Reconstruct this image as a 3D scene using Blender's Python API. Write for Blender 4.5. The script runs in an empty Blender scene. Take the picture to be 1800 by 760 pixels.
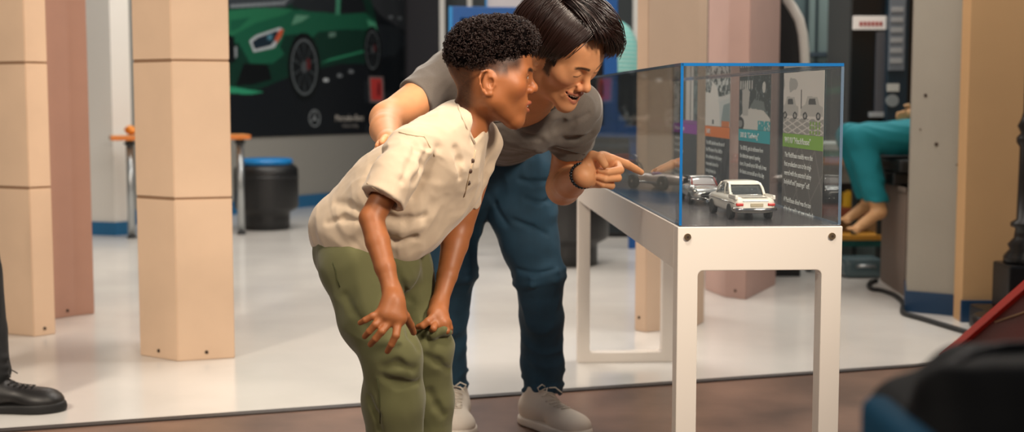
import bpy, bmesh, math, random
import numpy as np
from mathutils import Vector, Matrix

S = bpy.context.scene
C = S.collection
rnd = random.Random(7)

# ------------------------------------------------------------------ camera, light, exposure
F = 2300.0                                   # focal length in pixels of the 1800 px wide frame
PITCH = math.atan(204 / F)
cam_d = bpy.data.cameras.new('camera'); cam = bpy.data.objects.new('camera', cam_d); C.objects.link(cam)
cam.location = (0, 0, 1.0); cam.rotation_euler = (math.pi / 2 - PITCH, 0, 0)
cam_d.sensor_width = 36; cam_d.lens = 36 * F / 1800
cam_d.clip_start = .05
cam_d.dof.use_dof = True; cam_d.dof.focus_distance = 3.0; cam_d.dof.aperture_fstop = 3.2
S.camera = cam
S.view_settings.view_transform = 'Standard'; S.view_settings.look = 'None'
S.view_settings.exposure = 0.0; S.view_settings.gamma = 1.0
S.view_settings.use_curve_mapping = False

world = bpy.data.worlds.new('world'); S.world = world; world.use_nodes = True
bg = world.node_tree.nodes['Background']
bg.inputs[0].default_value = (.62, .66, .74, 1); bg.inputs[1].default_value = .22

def lamp(kind, name, loc, aim, power, color, size=1.0, size_y=None, spot=None, blend=.5):
    d = bpy.data.lights.new(name, kind); o = bpy.data.objects.new(name, d); C.objects.link(o)
    o.location = loc
    o.rotation_euler = (Vector(aim) - Vector(loc)).to_track_quat('-Z', 'Y').to_euler()
    d.energy = power; d.color = color
    if kind == 'AREA':
        d.size = size
        if size_y: d.shape = 'RECTANGLE'; d.size_y = size_y
    elif kind == 'SPOT':
        d.spot_size = math.radians(spot); d.spot_blend = blend; d.shadow_soft_size = size
    return o

WARM = (1.0, .86, .70); NEUT = (1.0, .93, .84)
lamp('SPOT', 'overhead_spot', (.15, 1.9, 3.1), (-.2, 3.1, 1.0), 275, WARM, .28, spot=52, blend=1.0)
lamp('SPOT', 'key_spot', (1.75, .9, 2.3), (.22, 3.0, 1.12), 400, WARM, .28, spot=54, blend=1.0)
lamp('SPOT', 'left_spot', (-2.9, .6, 3.9), (-1.7, 5.2, .8), 640, WARM, .25, spot=46, blend=.6)
lamp('AREA', 'front_left_softbox', (-1.3, .2, 2.7), (-.4, 3.0, .9), 44, WARM, .7)
lamp('AREA', 'ceiling_panel_rear_left', (-1.6, 8.6, 3.6), (-1.6, 8.6, 0), 120, NEUT, 2.4)
lamp('AREA', 'ceiling_panel_rear_right', (2.0, 8.0, 3.6), (2.0, 8.0, 0), 80, NEUT, 2.0)
lamp('AREA', 'ceiling_panel_mid', (.2, 5.6, 3.4), (.2, 5.4, 0), 75, NEUT, 1.4)
lamp('AREA', 'added_fill_right', (2.2, 5.3, 3.3), (2.2, 5.3, 0), 62, NEUT, 1.2)  # fill added to brighten the floor and pillar at right, not a real fixture
lamp('AREA', 'ceiling_panel_far', (-.5, 11.6, 3.6), (-.5, 12.2, .6), 10, NEUT, 1.6)

# ------------------------------------------------------------------ pixel <-> place helpers
cp, sp = math.cos(PITCH), math.sin(PITCH)
def ray(px, py):
    u = (px - 900) / F; v = (380 - py) / F
    return np.array([u, cp + v * sp, -sp + v * cp])
def at(px, py, Y):                            # the point at distance Y that shows at this pixel
    r = ray(px, py); t = Y / r[1]
    return np.array([r[0] * t, Y, 1.0 + r[2] * t])
def floor_at(px, py, z=0.0):
    r = ray(px, py); t = (z - 1.0) / r[2]
    return np.array([r[0] * t, r[1] * t, z])
def ppm(Y): return F / Y * 1.0                # rough pixels per metre at distance Y
def V(*a): return np.array(a, float)

# ------------------------------------------------------------------ materials
def lin(c):
    if isinstance(c, str):
        c = c.lstrip('#'); c = [int(c[i:i + 2], 16) / 255 for i in (0, 2, 4)]
        return tuple(x / 12.92 if x <= .04045 else ((x + .055) / 1.055) ** 2.4 for x in c)
    return tuple(c)
def mat(name, col, rough=.5, metal=0., bump=0., bscale=200., mottle=0., mscale=8., coat=0., spec=.5,
        attr=False, sss=0., sheen=0., emit=None, stretch=None, bdist=.002):
    m = bpy.data.materials.new(name); m.use_nodes = True
    N = m.node_tree; b = N.nodes['Principled BSDF']; L = N.links.new
    b.inputs['Roughness'].default_value = rough; b.inputs['Metallic'].default_value = metal
    b.inputs['Specular IOR Level'].default_value = spec
    b.inputs['Coat Weight'].default_value = coat
    b.inputs['Sheen Weight'].default_value = sheen
    c = (*lin(col), 1)
    b.inputs['Base Color'].default_value = c
    tc = N.nodes.new('ShaderNodeTexCoord'); mp = N.nodes.new('ShaderNodeMapping')
    L(tc.outputs['Object'], mp.inputs[0])
    if stretch: mp.inputs['Scale'].default_value = stretch
    src = None
    if attr:
        a = N.nodes.new('ShaderNodeAttribute'); a.attribute_name = 'col'; src = a.outputs['Color']
    if mottle:
        n = N.nodes.new('ShaderNodeTexNoise'); n.inputs['Scale'].default_value = mscale; n.inputs['Detail'].default_value = 6
        L(mp.outputs[0], n.inputs[0])
        r = N.nodes.new('ShaderNodeMapRange'); r.inputs[1].default_value = .3; r.inputs[2].default_value = .7
        r.inputs[3].default_value = 1 - mottle; r.inputs[4].default_value = 1 + mottle * .6
        L(n.outputs[0], r.inputs[0])
        x = N.nodes.new('ShaderNodeVectorMath'); x.operation = 'SCALE'
        if src: L(src, x.inputs[0])
        else: x.inputs[0].default_value = c[:3]
        L(r.outputs[0], x.inputs['Scale']); src = x.outputs[0]
    if src: L(src, b.inputs['Base Color'])
    if bump:
        n = N.nodes.new('ShaderNodeTexNoise'); n.inputs['Scale'].default_value = bscale; n.inputs['Detail'].default_value = 4
        L(mp.outputs[0], n.inputs[0])
        u = N.nodes.new('ShaderNodeBump'); u.inputs['Strength'].default_value = bump; u.inputs['Distance'].default_value = bdist
        L(n.outputs[0], u.inputs['Height']); L(u.outputs[0], b.inputs['Normal'])
    if sss:
        b.inputs['Subsurface Weight'].default_value = sss
        b.inputs['Subsurface Radius'].default_value = (.012, .005, .003); b.inputs['Subsurface Scale'].default_value = 1.0
    if emit: 
        b.inputs['Emission Color'].default_value = (*lin(emit[0]), 1); b.inputs['Emission Strength'].default_value = emit[1]
    return m
def clear_mat(name, tint=(1, 1, 1), rough=0.0, ior=1.49, boost=1.0, haze=0.0, hazecol='#cfd6da'):
    m = bpy.data.materials.new(name); m.use_nodes = True
    N = m.node_tree; L = N.links.new; N.nodes.clear()
    o = N.nodes.new('ShaderNodeOutputMaterial'); t = N.nodes.new('ShaderNodeBsdfTransparent'); g = N.nodes.new('ShaderNodeBsdfGlossy')
    t.inputs[0].default_value = (*tint, 1); g.inputs['Roughness'].default_value = rough
    fr = N.nodes.new('ShaderNodeFresnel'); ge = N.nodes.new('ShaderNodeNewGeometry')
    io = N.nodes.new('ShaderNodeMapRange'); io.inputs[3].default_value = ior; io.inputs[4].default_value = 1 / ior
    L(ge.outputs['Backfacing'], io.inputs[0]); L(io.outputs[0], fr.inputs[0])
    mu = N.nodes.new('ShaderNodeMath'); mu.operation = 'MULTIPLY'; mu.inputs[1].default_value = boost; mu.use_clamp = True
    L(fr.outputs[0], mu.inputs[0])
    mx = N.nodes.new('ShaderNodeMixShader'); L(mu.outputs[0], mx.inputs[0]); L(t.outputs[0], mx.inputs[1]); L(g.outputs[0], mx.inputs[2])
    out = mx
    if haze:
        d = N.nodes.new('ShaderNodeBsdfDiffuse'); d.inputs[0].default_value = (*lin(hazecol), 1)
        m2 = N.nodes.new('ShaderNodeMixShader'); m2.inputs[0].default_value = haze
        L(mx.outputs[0], m2.inputs[1]); L(d.outputs[0], m2.inputs[2]); out = m2
    L(out.outputs[0], o.inputs[0])
    return m
_M = {}
def M(key, *a, **k):
    if key not in _M: _M[key] = mat(key, *a, **k)
    return _M[key]

# ------------------------------------------------------------------ objects
def tag(o, label=None, cat=None, group=None, kind=None):
    if label: o['label'] = label
    if cat: o['category'] = cat
    if group: o['group'] = group
    if kind: o['kind'] = kind
    return o
def empty(name, loc=(0, 0, 0), rz=0.0, label=None, cat=None, group=None):
    o = bpy.data.objects.new(name, None); C.objects.link(o)
    o.location = [float(x) for x in loc]; o.rotation_euler = (0, 0, rz); o.empty_display_size = .05
    return tag(o, label, cat, group)
def link(name, me, m=None, parent=None, world_space=False):
    o = bpy.data.objects.new(name, me); C.objects.link(o)
    if m is not None:
        for x in (m if isinstance(m, (list, tuple)) else [m]): me.materials.append(x)
    if parent:
        o.parent = parent
        if world_space:                       # geometry was given in world coordinates
            pm = Matrix.Identity(4); q = parent
            while q: pm = q.matrix_basis @ pm; q = q.parent
            me.transform(pm.inverted())
    return o
class MB:
    """collects shapes and links them as ONE mesh object"""
    def __init__(s): s.v = []; s.f = []; s.sm = []; s.mi = []
    def add(s, vs, fs, smooth=False, mi=0):
        n = len(s.v); s.v += [tuple(map(float, v)) for v in vs]; s.f += [tuple(i + n for i in f) for f in fs]
        s.sm += [smooth] * len(fs); s.mi += [mi] * len(fs); return s
    def box(s, lo, hi, bev=0.0, T=None, mi=0):
        lo = np.array(lo, float); hi = np.array(hi, float)
        if bev > 0:
            bm = bmesh.new(); bmesh.ops.create_cube(bm, size=1)
            for v in bm.verts: v.co = Vector((lo + hi) / 2 + np.array(v.co) * (hi - lo))
            bmesh.ops.bevel(bm, geom=bm.edges[:], offset=bev, segments=2, affect='EDGES', profile=.6)
            vs = [np.array(v.co) for v in bm.verts]; fs = [[v.index for v in f.verts] for f in bm.faces]; bm.free()
        else:
            vs = [V(*(hi if i else lo)[[0]], *(hi if j else lo)[[1]], *(hi if k else lo)[[2]]) for i in (0, 1) for j in (0, 1) for k in (0, 1)]
            fs = [(0, 1, 3, 2), (4, 6, 7, 5), (0, 4, 5, 1), (2, 3, 7, 6), (0, 2, 6, 4), (1, 5, 7, 3)]
        if T is not None: vs = [T(v) for v in vs]
        return s.add(vs, fs, False, mi)
    def prism(s, poly, z0, z1, T=None, mi=0, smooth=False):      # polygon in xy, extruded in z
        n = len(poly); vs = [V(p[0], p[1], z0) for p in poly] + [V(p[0], p[1], z1) for p in poly]
        if T is not None: vs = [T(v) for v in vs]
        s.add(vs, [tuple(range(n))[::-1], tuple(range(n, 2 * n))], False, mi)
        m = len(s.v) - 2 * n
        for i in range(n): s.f.append((m + i, m + (i + 1) % n, m + n + (i + 1) % n, m + n + i)); s.sm.append(smooth); s.mi.append(mi)
        return s
    def lathe(s, prof, seg=32, T=None, mi=0, axis='z', smooth=True):   # prof: (r, h) bottom to top
        vs = []; fs = []
        for r, h in prof:
            for k in range(seg):
                a = 2 * math.pi * k / seg; c, d = r * math.cos(a), r * math.sin(a)
                vs.append(V(c, d, h) if axis == 'z' else (V(h, c, d) if axis == 'x' else V(c, h, d)))
        for i in range(len(prof) - 1):
            for k in range(seg):
                fs.append((i * seg + k, i * seg + (k + 1) % seg, (i + 1) * seg + (k + 1) % seg, (i + 1) * seg + k))
        caps = [tuple(range(seg))[::-1], tuple(range((len(prof) - 1) * seg, len(prof) * seg))]
        if T is not None: vs = [T(v) for v in vs]
        n = len(s.v); s.add(vs, fs, smooth, mi)
        for c in caps: s.f.append(tuple(i + n for i in c)); s.sm.append(False); s.mi.append(mi)
        return s
    def tube(s, pts, r, seg=8, T=None, mi=0, flat=1.0, closed=False, up=(0, 0, 1)):
        P = np.array(pts, float); n = len(P); rr = np.full(n, r) if np.isscalar(r) else np.array(r, float)
        t = np.gradient(P, axis=0)
        if closed: t = np.roll(P, -1, 0) - np.roll(P, 1, 0)
        t /= np.linalg.norm(t, axis=1)[:, None] + 1e-12
        u0 = np.array(up, float)
        if abs(t[0] @ u0) > .95: u0 = np.array([1., 0, 0])
        vs = []; a = u0 - (u0 @ t[0]) * t[0]; a /= np.linalg.norm(a)
        for i in range(n):
            a = a - (a @ t[i]) * t[i]; a /= np.linalg.norm(a) + 1e-12; b = np.cross(t[i], a)
            for k in range(seg):
                w = 2 * math.pi * k / seg
                vs.append(P[i] + rr[i] * (math.cos(w) * a * flat + math.sin(w) * b))
        fs = []; m = n if closed else n - 1
        for i in range(m):
            j = (i + 1) % n
            for k in range(seg): fs.append((i * seg + k, i * seg + (k + 1) % seg, j * seg + (k + 1) % seg, j * seg + k))
        if T is not None: vs = [T(v) for v in vs]
        b0 = len(s.v); s.add(vs, fs, True, mi)
        if not closed:
            for c in (tuple(range(seg))[::-1], tuple(range((n - 1) * seg, n * seg))):
                s.f.append(tuple(i + b0 for i in c)); s.sm.append(False); s.mi.append(mi)
        return s
    def ball(s, c, r, seg=16, T=None, mi=0):
        r = np.array([r] * 3 if np.isscalar(r) else r, float); vs = []; fs = []; h = seg // 2
        for i in range(h + 1):
            for k in range(seg):
                a = math.pi * i / h; b = 2 * math.pi * k / seg
                vs.append(np.array(c) + r * V(math.sin(a) * math.cos(b), math.sin(a) * math.sin(b), -math.cos(a)))
        for i in range(h):
            for k in range(seg): fs.append((i * seg + k, i * seg + (k + 1) % seg, (i + 1) * seg + (k + 1) % seg, (i + 1) * seg + k))
        if T is not None: vs = [T(v) for v in vs]
        return s.add(vs, fs, True, mi)
    def mesh(s, name):
        me = bpy.data.meshes.new(name); me.from_pydata(s.v, [], s.f)
        me.polygons.foreach_set('use_smooth', s.sm); me.polygons.foreach_set('material_index', s.mi)
        bm = bmesh.new(); bm.from_mesh(me)
        bmesh.ops.remove_doubles(bm, verts=bm.verts, dist=1e-6); bmesh.ops.recalc_face_normals(bm, faces=bm.faces)
        bm.to_mesh(me); bm.free(); me.update()
        return me
    def build(s, name, m=None, parent=None, world_space=False):
        return link(name, s.mesh(name), m, parent, world_space)

# ------------------------------------------------------------------ signed-distance modelling for bodies, clothes and other soft shapes
def nrm(v): v = np.array(v, float); return v / np.linalg.norm(v)
class SDF:
    def __init__(s): s.p = []; s.post = None
    def cone(s, a, b, ra, rb, k=.02, op='u', flat=None):      # round cone; flat = (direction, factor): thinner by factor along direction
        s.p.append(('c', op, k, np.array(a, float), np.array(b, float), float(ra), float(rb), flat)); return s
    def ball(s, c, r, k=.02, op='u'): return s.cone(c, np.array(c, float) + V(0, 0, 1e-5), r, r, k, op)
    def ell(s, c, r, R=None, k=.02, op='u'):
        s.p.append(('e', op, k, np.array(c, float), np.array(r, float), np.eye(3) if R is None else np.array(R, float))); return s
    def box(s, c, h, R=None, rr=.01, k=.01, op='u'):
        s.p.append(('b', op, k, np.array(c, float), np.array(h, float), np.eye(3) if R is None else np.array(R, float), rr)); return s
    def plane(s, c, n, k=.004, op='i'):                       # keep the side opposite to n
        s.p.append(('p', op, k, np.array(c, float), nrm(n))); return s
    def chain(s, pts, rs, k=.02, op='u', flat=None):
        for i in range(len(pts) - 1): s.cone(pts[i], pts[i + 1], rs[i], rs[i + 1], k if i == 0 else min(k, .012), op, flat)
        return s
    def grp(s, sub, k=.02, op='u'): s.p.append(('g', op, k, sub)); return s
    def d1(s, q, P):
        t = q[0]
        if t == 'c':
            a, b, ra, rb, flat = q[3:8]; sc = 1.0
            if flat is not None:
                n, f = nrm(flat[0]), flat[1]
                w = (P - a) @ n; P = P + w[:, None] * n * (1 / f - 1); wb = (b - a) @ n; b = b + n * wb * (1 / f - 1); sc = min(1, f) ** .5
            ba = b - a; l2 = ba @ ba; pa = P - a
            h = np.clip((pa @ ba) / l2, 0, 1)
            return (np.linalg.norm(pa - h[:, None] * ba, axis=1) - (ra + (rb - ra) * h)) * sc
        if t == 'e':
            c, r, R = q[3:6]; L = (P - c) @ R
            k0 = np.linalg.norm(L / r, axis=1); k1 = np.linalg.norm(L / (r * r), axis=1)
            return k0 * (k0 - 1) / np.maximum(k1, 1e-9)
        if t == 'b':
            c, h, R, rr = q[3:7]; L = np.abs((P - c) @ R) - (h - rr)
            return np.linalg.norm(np.maximum(L, 0), axis=1) + np.minimum(L.max(1), 0) - rr
        if t == 'p': return (P - q[3]) @ q[4]
        if t == 'g': return q[3].ev(P)
    @staticmethod
    def comb(d, e, op, k):
        if d is None: return e
        if op == 'u':
            h = np.maximum(k - np.abs(d - e), 0) / k; return np.minimum(d, e) - h * h * k * .25
        if op == 's': e = -e
        h = np.maximum(k - np.abs(d - e), 0) / k; return np.maximum(d, e) + h * h * k * .25
    def ev(s, P, keep=None):
        d = None
        for i, q in enumerate(s.p):
            if keep is not None and not keep[i]: continue
            d = s.comb(d, s.d1(q, P), q[1], q[2])
        if d is None: d = np.full(len(P), 1.)
        if s.post is not None: d = s.post(P, d)
        return d
    def mesh(s, name, h, lo, hi, n=14, paint=None, margin=.0):
        lo = np.array(lo, float); hi = np.array(hi, float); nb = np.ceil((hi - lo) / (h * n)).astype(int)
        I = np.stack(np.meshgrid(*[np.arange(x) for x in nb], indexing='ij'), -1).reshape(-1, 3)
        ctr = lo + (I + .5) * n * h; diag = n * h * .87
        E = np.stack([s.d1(q, ctr) for q in s.p], 1)
        d = None
        for i, q in enumerate(s.p): d = s.comb(d, E[:, i], q[1], q[2])
        act = np.abs(d) < diag * 1.5 + margin
        I = I[act]; E = E[act]; d = d[act]; ctr = ctr[act]
        OFF = 1 << 20
        def key(a): return (a[:, 0].astype(np.int64) * OFF + a[:, 1]) * OFF + a[:, 2]
        g = np.arange(n + 1); G = np.stack(np.meshgrid(g, g, g, indexing='ij'), -1).reshape(-1, 3)
        CK = []; CP = []; Q = []
        for bi in range(len(I)):
            base = I[bi] * n
            keep = [True if q[1] != 'u' else (E[bi, j] < max(d[bi], 0) + 2.6 * diag + q[2] * 2) for j, q in enumerate(s.p)]
            for j, q in enumerate(s.p):
                if q[1] == 's' and E[bi, j] > 2.2 * diag + q[2]: keep[j] = False
            if not any(keep[j] for j, q in enumerate(s.p) if q[1] == 'u'): continue
            P = lo + (base + G) * h
            f = s.ev(P, keep).reshape(n + 1, n + 1, n + 1)
            ins = f < 0
            if ins.all() or not ins.any(): continue
            cs = np.zeros((n, n, n), int); ax = np.zeros((n, n, n, 3)); cnt = np.zeros((n, n, n))
            sl = lambda o: tuple(slice(x, x + n) for x in o)
            for a in range(8): cs += ins[sl((a & 1, a >> 1 & 1, a >> 2 & 1))]
            for axis in range(3):
                for u in (0, 1):
                    for v in (0, 1):
                        o0 = [0, 0, 0]; o1 = [0, 0, 0]; oth = [x for x in range(3) if x != axis]
                        o0[oth[0]] = o1[oth[0]] = u; o0[oth[1]] = o1[oth[1]] = v; o1[axis] = 1
                        f0 = f[sl(o0)]; f1 = f[sl(o1)]; m = (f0 < 0) != (f1 < 0)
                        t = np.where(m, f0 / np.where(m, f0 - f1, 1), 0)
                        ax[..., axis] += np.where(m, t, 0); ax[..., oth[0]] += np.where(m, u, 0); ax[..., oth[1]] += np.where(m, v, 0); cnt += m
            w = (cs > 0) & (cs < 8); idx = np.argwhere(w)
            CK.append(key(base + idx)); CP.append(lo + (base + idx + ax[w] / cnt[w][:, None]) * h)
            for axis in range(3):
                f0 = ins[:n, :n, :n]; o = [0, 0, 0]; o[axis] = 1; f1 = ins[sl(o)]
                for flip, mm in ((0, f0 & ~f1), (1, ~f0 & f1)):
                    e = np.argwhere(mm)
                    if not len(e): continue
                    e = e + base; b_, c_ = [(1, 2), (2, 0), (0, 1)][axis]
                    db = np.zeros(3, int); db[b_] = 1; dc = np.zeros(3, int); dc[c_] = 1
                    q4 = [key(e - db - dc), key(e - dc), key(e), key(e - db)]
                    if flip: q4 = q4[::-1]
                    Q.append(np.stack(q4, 1))
        K = np.concatenate(CK); P = np.concatenate(CP); Q = np.concatenate(Q)
        o = np.argsort(K); K = K[o]; P = P[o]
        ix = np.searchsorted(K, Q); ix = np.minimum(ix, len(K) - 1); ok = (K[ix] == Q).all(1); ix = ix[ok]
        me = bpy.data.meshes.new(name)
        me.vertices.add(len(P)); me.vertices.foreach_set('co', P.ravel())
        me.loops.add(ix.size); me.loops.foreach_set('vertex_index', ix.ravel().astype(np.int32))
        me.polygons.add(len(ix)); me.polygons.foreach_set('loop_start', np.arange(0, ix.size, 4, dtype=np.int32))
        me.polygons.foreach_set('loop_total', np.full(len(ix), 4, np.int32))
        me.update(calc_edges=True); me.validate(); me.polygons.foreach_set('use_smooth', [True] * len(me.polygons))
        if paint is not None: set_col(me, paint(P))
        return me
    def hit(s, px, py, Y0, Y1=None, push=0.0):                # first surface point along the line of sight through a pixel
        r = ray(px, py); r = r / np.linalg.norm(r); o = V(0, 0, 1.0); t = Y0
        for _ in range(220):
            q = (o + r * t)[None]; d = s.ev(q)[0]
            if d < .0006: break
            t += max(d * .6, .0005)
            if Y1 and t > Y1: return None
        return o + r * (t + push)
def set_col(me, rgb):
    a = me.color_attributes.new('col', 'FLOAT_COLOR', 'POINT')
    a.data.foreach_set('color', np.concatenate([rgb, np.ones((len(rgb), 1))], 1).astype(np.float32).ravel())
def hash3(I):
    n = (I[:, 0] * 374761393 + I[:, 1] * 668265263 + I[:, 2] * 2147483647 + 1274126177) & 0xffffffff
    n = ((n ^ (n >> 13)) * 1274126177) & 0xffffffff
    return ((n ^ (n >> 16)) & 0xffffff) / float(0xffffff)
def vnoise(P):
    I = np.floor(P).astype(np.int64); f = P - I; f = f * f * (3 - 2 * f); r = 0
    for a in (0, 1):
        for b in (0, 1):
            for c in (0, 1):
                w = (f[:, 0] if a else 1 - f[:, 0]) * (f[:, 1] if b else 1 - f[:, 1]) * (f[:, 2] if c else 1 - f[:, 2])
                r = r + w * hash3(I + np.array([a, b, c]))
    return r * 2 - 1
def sstep(a, b, x): t = np.clip((x - a) / (b - a), 0, 1); return t * t * (3 - 2 * t)
def mixc(A, c, w): return A * (1 - w[:, None]) + np.array(lin(c))[None] * w[:, None]
# ------------------------------------------------------------------ the room
m_tile = M('polished white floor', '#d6d2cc', rough=.16, mottle=.07, mscale=2.5, bump=.03, bscale=5, spec=.6)
m_conc = M('brown stained concrete', '#755a4b', rough=.34, mottle=.5, mscale=3.2, bump=.12, bscale=30)
pA = floor_at(0, 757); pB = floor_at(1650, 640)
dr = nrm(pB - pA)
def on_line(x): return pA[1] + (x - pA[0]) * dr[1] / dr[0]
xl, xr = -7.0, 7.0
MB().add([V(xl, on_line(xl), 0), V(xr, on_line(xr), 0), V(xr, 16, 0), V(xl, 16, 0),
          V(xl, on_line(xl), -.1), V(xr, on_line(xr), -.1), V(xr, 16, -.1), V(xl, 16, -.1)],
         [(0, 1, 2, 3), (7, 6, 5, 4), (0, 4, 5, 1), (1, 5, 6, 2), (2, 6, 7, 3), (3, 7, 4, 0)]).build('floor', m_tile)
tag(bpy.data.objects['floor'], kind='structure')
fc = MB().add([V(xl, -1.5, 0), V(xr, -1.5, 0), V(xr, on_line(xr), 0), V(xl, on_line(xl), 0),
          V(xl, -1.5, -.1), V(xr, -1.5, -.1), V(xr, on_line(xr), -.1), V(xl, on_line(xl), -.1)],
         [(0, 1, 2, 3), (7, 6, 5, 4), (0, 4, 5, 1), (1, 5, 6, 2), (2, 6, 7, 3), (3, 7, 4, 0)]).build('floor_front', m_conc)
tag(fc, kind='structure')
def strip(x0, x1, w, z):
    n = V(-dr[1], dr[0], 0); a = V(x0, on_line(x0), 0); b = V(x1, on_line(x1), 0)
    T = lambda v: a + dr * v[0] + n * v[1] + V(0, 0, v[2])
    return MB().box((0, -w, 0), (np.linalg.norm(b - a), 0.004, z), .0015, T)
tag(strip(-7, 7, .034, .006).build('trim_1', M('dark rubber trim', '#332c29', rough=.55)), kind='structure')

m_wall = M('grey wall paint', '#8b8983', rough=.7, bump=.05, bscale=60)
m_base = M('blue base paint', '#1f5f8a', rough=.35)
m_basedk = M('dark blue base paint', '#1c3c5c', rough=.4)
def wall(name, a, b, z0, z1, th, m, side=1):
    a = V(a[0], a[1], 0); b = V(b[0], b[1], 0); d = nrm(b - a); n = V(-d[1], d[0], 0) * side; L_ = np.linalg.norm(b - a)
    return MB().box((0, 0, z0), (L_, th, z1), 0, lambda v: a + d * v[0] + n * v[1] + V(0, 0, v[2])).build(name, m)
# the slanting wall that carries the poster
wA = floor_at(567, 361); wB = floor_at(525, 366)
wA = V(-1.165, 13.4, 0); wB = V(-2.46, 11.4, 0)
wd = nrm(wA - wB); wn = V(wd[1], -wd[0], 0)               # along the wall, towards the room
P0 = wB - wd * 3.0; P1 = wA + wd * .12
tag(wall('wall_poster_side', P0, P1, 0, 3.6, .12, m_wall), kind='structure')
tag(wall('baseboard_poster_side', P0 + wn * .02, P1 + wn * .02, 0, .115, .02, m_base), kind='structure')
m_dk = M('dark slate wall', '#3c3b40', rough=.6)
P2 = V(-.72, 13.3, 0)
tag(wall('wall_back', P1 - wd * .02, V(9, 13.6, 0), 0, 3.6, .12, M('dim back wall', '#4c5254', rough=.7)), kind='structure')
tag(wall('wall_left', V(-7, -1, 0), V(-7, 16, 0), 0, 3.6, .1, m_wall), kind='structure')
tag(wall('wall_right', V(7, -1, 0), V(7, 13.8, 0), 0, 3.6, .1, m_wall, -1), kind='structure')
tag(wall('wall_left_return', V(-7, 9.2, 0), P0, 0, 3.6, .1, m_wall), kind='structure')

# a dark curtain-like panel and slim light posts right of the poster
dp = empty('wall_panel', (-1.0, 13.1, 0), 0, 'dark grey floor-to-ceiling panel standing between the car poster and a slim white post', 'panel')
q0 = at(712, 100, 13.25); q1 = at(771, 100, 12.9)
T0 = lambda a, b: (lambda v: V(a[0], a[1], 0) + nrm(V(b[0] - a[0], b[1] - a[1], 0)) * v[0] + V(0, v[1], v[2]))
MB().box((0, 0, 0), (np.hypot(*(q1 - q0)[:2]), .05, 2.6), .004, T0(q0, q1)).build('panel_board', m_dk, dp, True)
MB().box((0, -.012, 0), (.03, .06, 2.6), .004, T0(q0, q1)).build('panel_edge_strip', M('charcoal strip', '#242428', rough=.5), dp, True)
def post(px, Y, w, m, label, top=2.6, name='post', group=None):
    c = at(px, 176, Y)
    o = empty(name, (c[0], Y, 0), 0, label, 'post', group)
    MB().box((-w / 2, -w / 2, .008), (w / 2, w / 2, top), .004).build('upright', m, o)
    MB().box((-w * .9, -w * .9, 0), (w * .9, w * .9, .008), .002).build('foot_plate', m, o)
    return o
m_white = M('white enamel', '#d8d6d0', rough=.45)
post(778, 12.7, .05, m_white, 'slim white post right of the dark grey wall panel')
post(826, 12.9, .045, m_white, 'slim white post above the blue frame, behind the curly haired boy')
# ------------------------------------------------------------------ hexagonal sandstone-coloured columns
m_col = M('cream sandstone blocks', '#dcbda0', rough=.72, mottle=.05, mscale=5, bump=.12, bscale=130)
m_joint = M('column joint', '#8f6f55', rough=.9)
m_bolt = M('dark screw', '#4a3a32', rough=.5, metal=.6)
def column(name, base_pts, joints, m, label, H=3.4, group='hexagonal cream block columns', gap=.0035, screws=()):
    pts = [np.array(p[:2], float) for p in base_pts]; c = sum(pts) / len(pts)
    o = empty(name, (c[0], c[1], 0), 0, label, 'column', group)
    zs = [0] + list(joints) + [H]
    for i in range(len(zs) - 1):
        z0, z1 = zs[i] + (gap if i else 0), zs[i + 1] - (gap if i + 2 < len(zs) else 0)
        bm = bmesh.new(); lo = [bm.verts.new((p[0] - c[0], p[1] - c[1], z0)) for p in pts]; hi = [bm.verts.new((p[0] - c[0], p[1] - c[1], z1)) for p in pts]
        n = len(pts); bm.faces.new(lo[::-1]); bm.faces.new(hi)
        for k in range(n): bm.faces.new((lo[k], lo[(k + 1) % n], hi[(k + 1) % n], hi[k]))
        bmesh.ops.recalc_face_normals(bm, faces=bm.faces)
        bmesh.ops.bevel(bm, geom=bm.edges[:], offset=.003, segments=2, affect='EDGES')
        me = bpy.data.meshes.new('block'); bm.to_mesh(me); bm.free(); link('block', me, m, o)
    if joints: MB().prism([(p - c) * .985 for p in pts], .01, H - .01).build('core', m_joint, o)
    for s_ in screws:
        q = np.array(s_[:3]) - V(c[0], c[1], 0); nn = nrm(s_[3])
        MB().tube([q - nn * .002, q + nn * .003], .007, 10).build('screw', m_bolt, o)
    return o
def zjoint(px, py, P): r = ray(px, py); return 1.0 + r[2] * (P[1] / r[1])
def hexcol(front, left_v, right_v, depth=.40, corner_k=None):
    A = front + left_v; B = front; Cc = front + right_v
    cen = front + V(0, depth * .5, 0) + (left_v + right_v) * .25
    D = 2 * cen - A; E_ = 2 * cen - B; F_ = 2 * cen - Cc
    return [A, B, Cc, D, E_, F_]
def footprint(px, depth=.34):                # the visible foot corners, closed behind with two hidden ones
    P = [floor_at(*q) for q in px]
    def back(p, w, d_): r = nrm(V(p[0], p[1], 0)); return p + r * d_ + V(w, 0, 0)
    k = (P[-1][0] - P[0][0])
    return P + [back(P[-1], -.04 * k, depth * .6), back((P[0] + P[-1]) / 2 + V(.18 * k, 0, 0), 0, depth), back((P[0] + P[-1]) / 2 - V(.18 * k, 0, 0), 0, depth), back(P[0], .04 * k, depth * .6)]
def scr(p, q, t, z=.03):
    n = nrm(V(q[1] - p[1], p[0] - q[0], 0)); n = -n if n[1] > 0 else n
    return (*(p + (q - p) * t + V(0, 0, z)), n)
def fixed_column(*a, screws=(), **k):
    return column(*a, screws=[(*s_[:3], s_[3]) for s_ in screws], **k)
h1 = footprint([(247, 625), (313, 636), (413, 630)])
column('column', h1, [zjoint(305, 350, h1[1]), zjoint(305, 106, h1[1])], m_col, 'cream hexagonal block column standing alone left of the boy', screws=[scr(h1[0], h1[1], .5), scr(h1[1], h1[2], .5)])
h0 = footprint([(-60, 580), (60, 592.5), (97.5, 587.5)])
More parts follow.
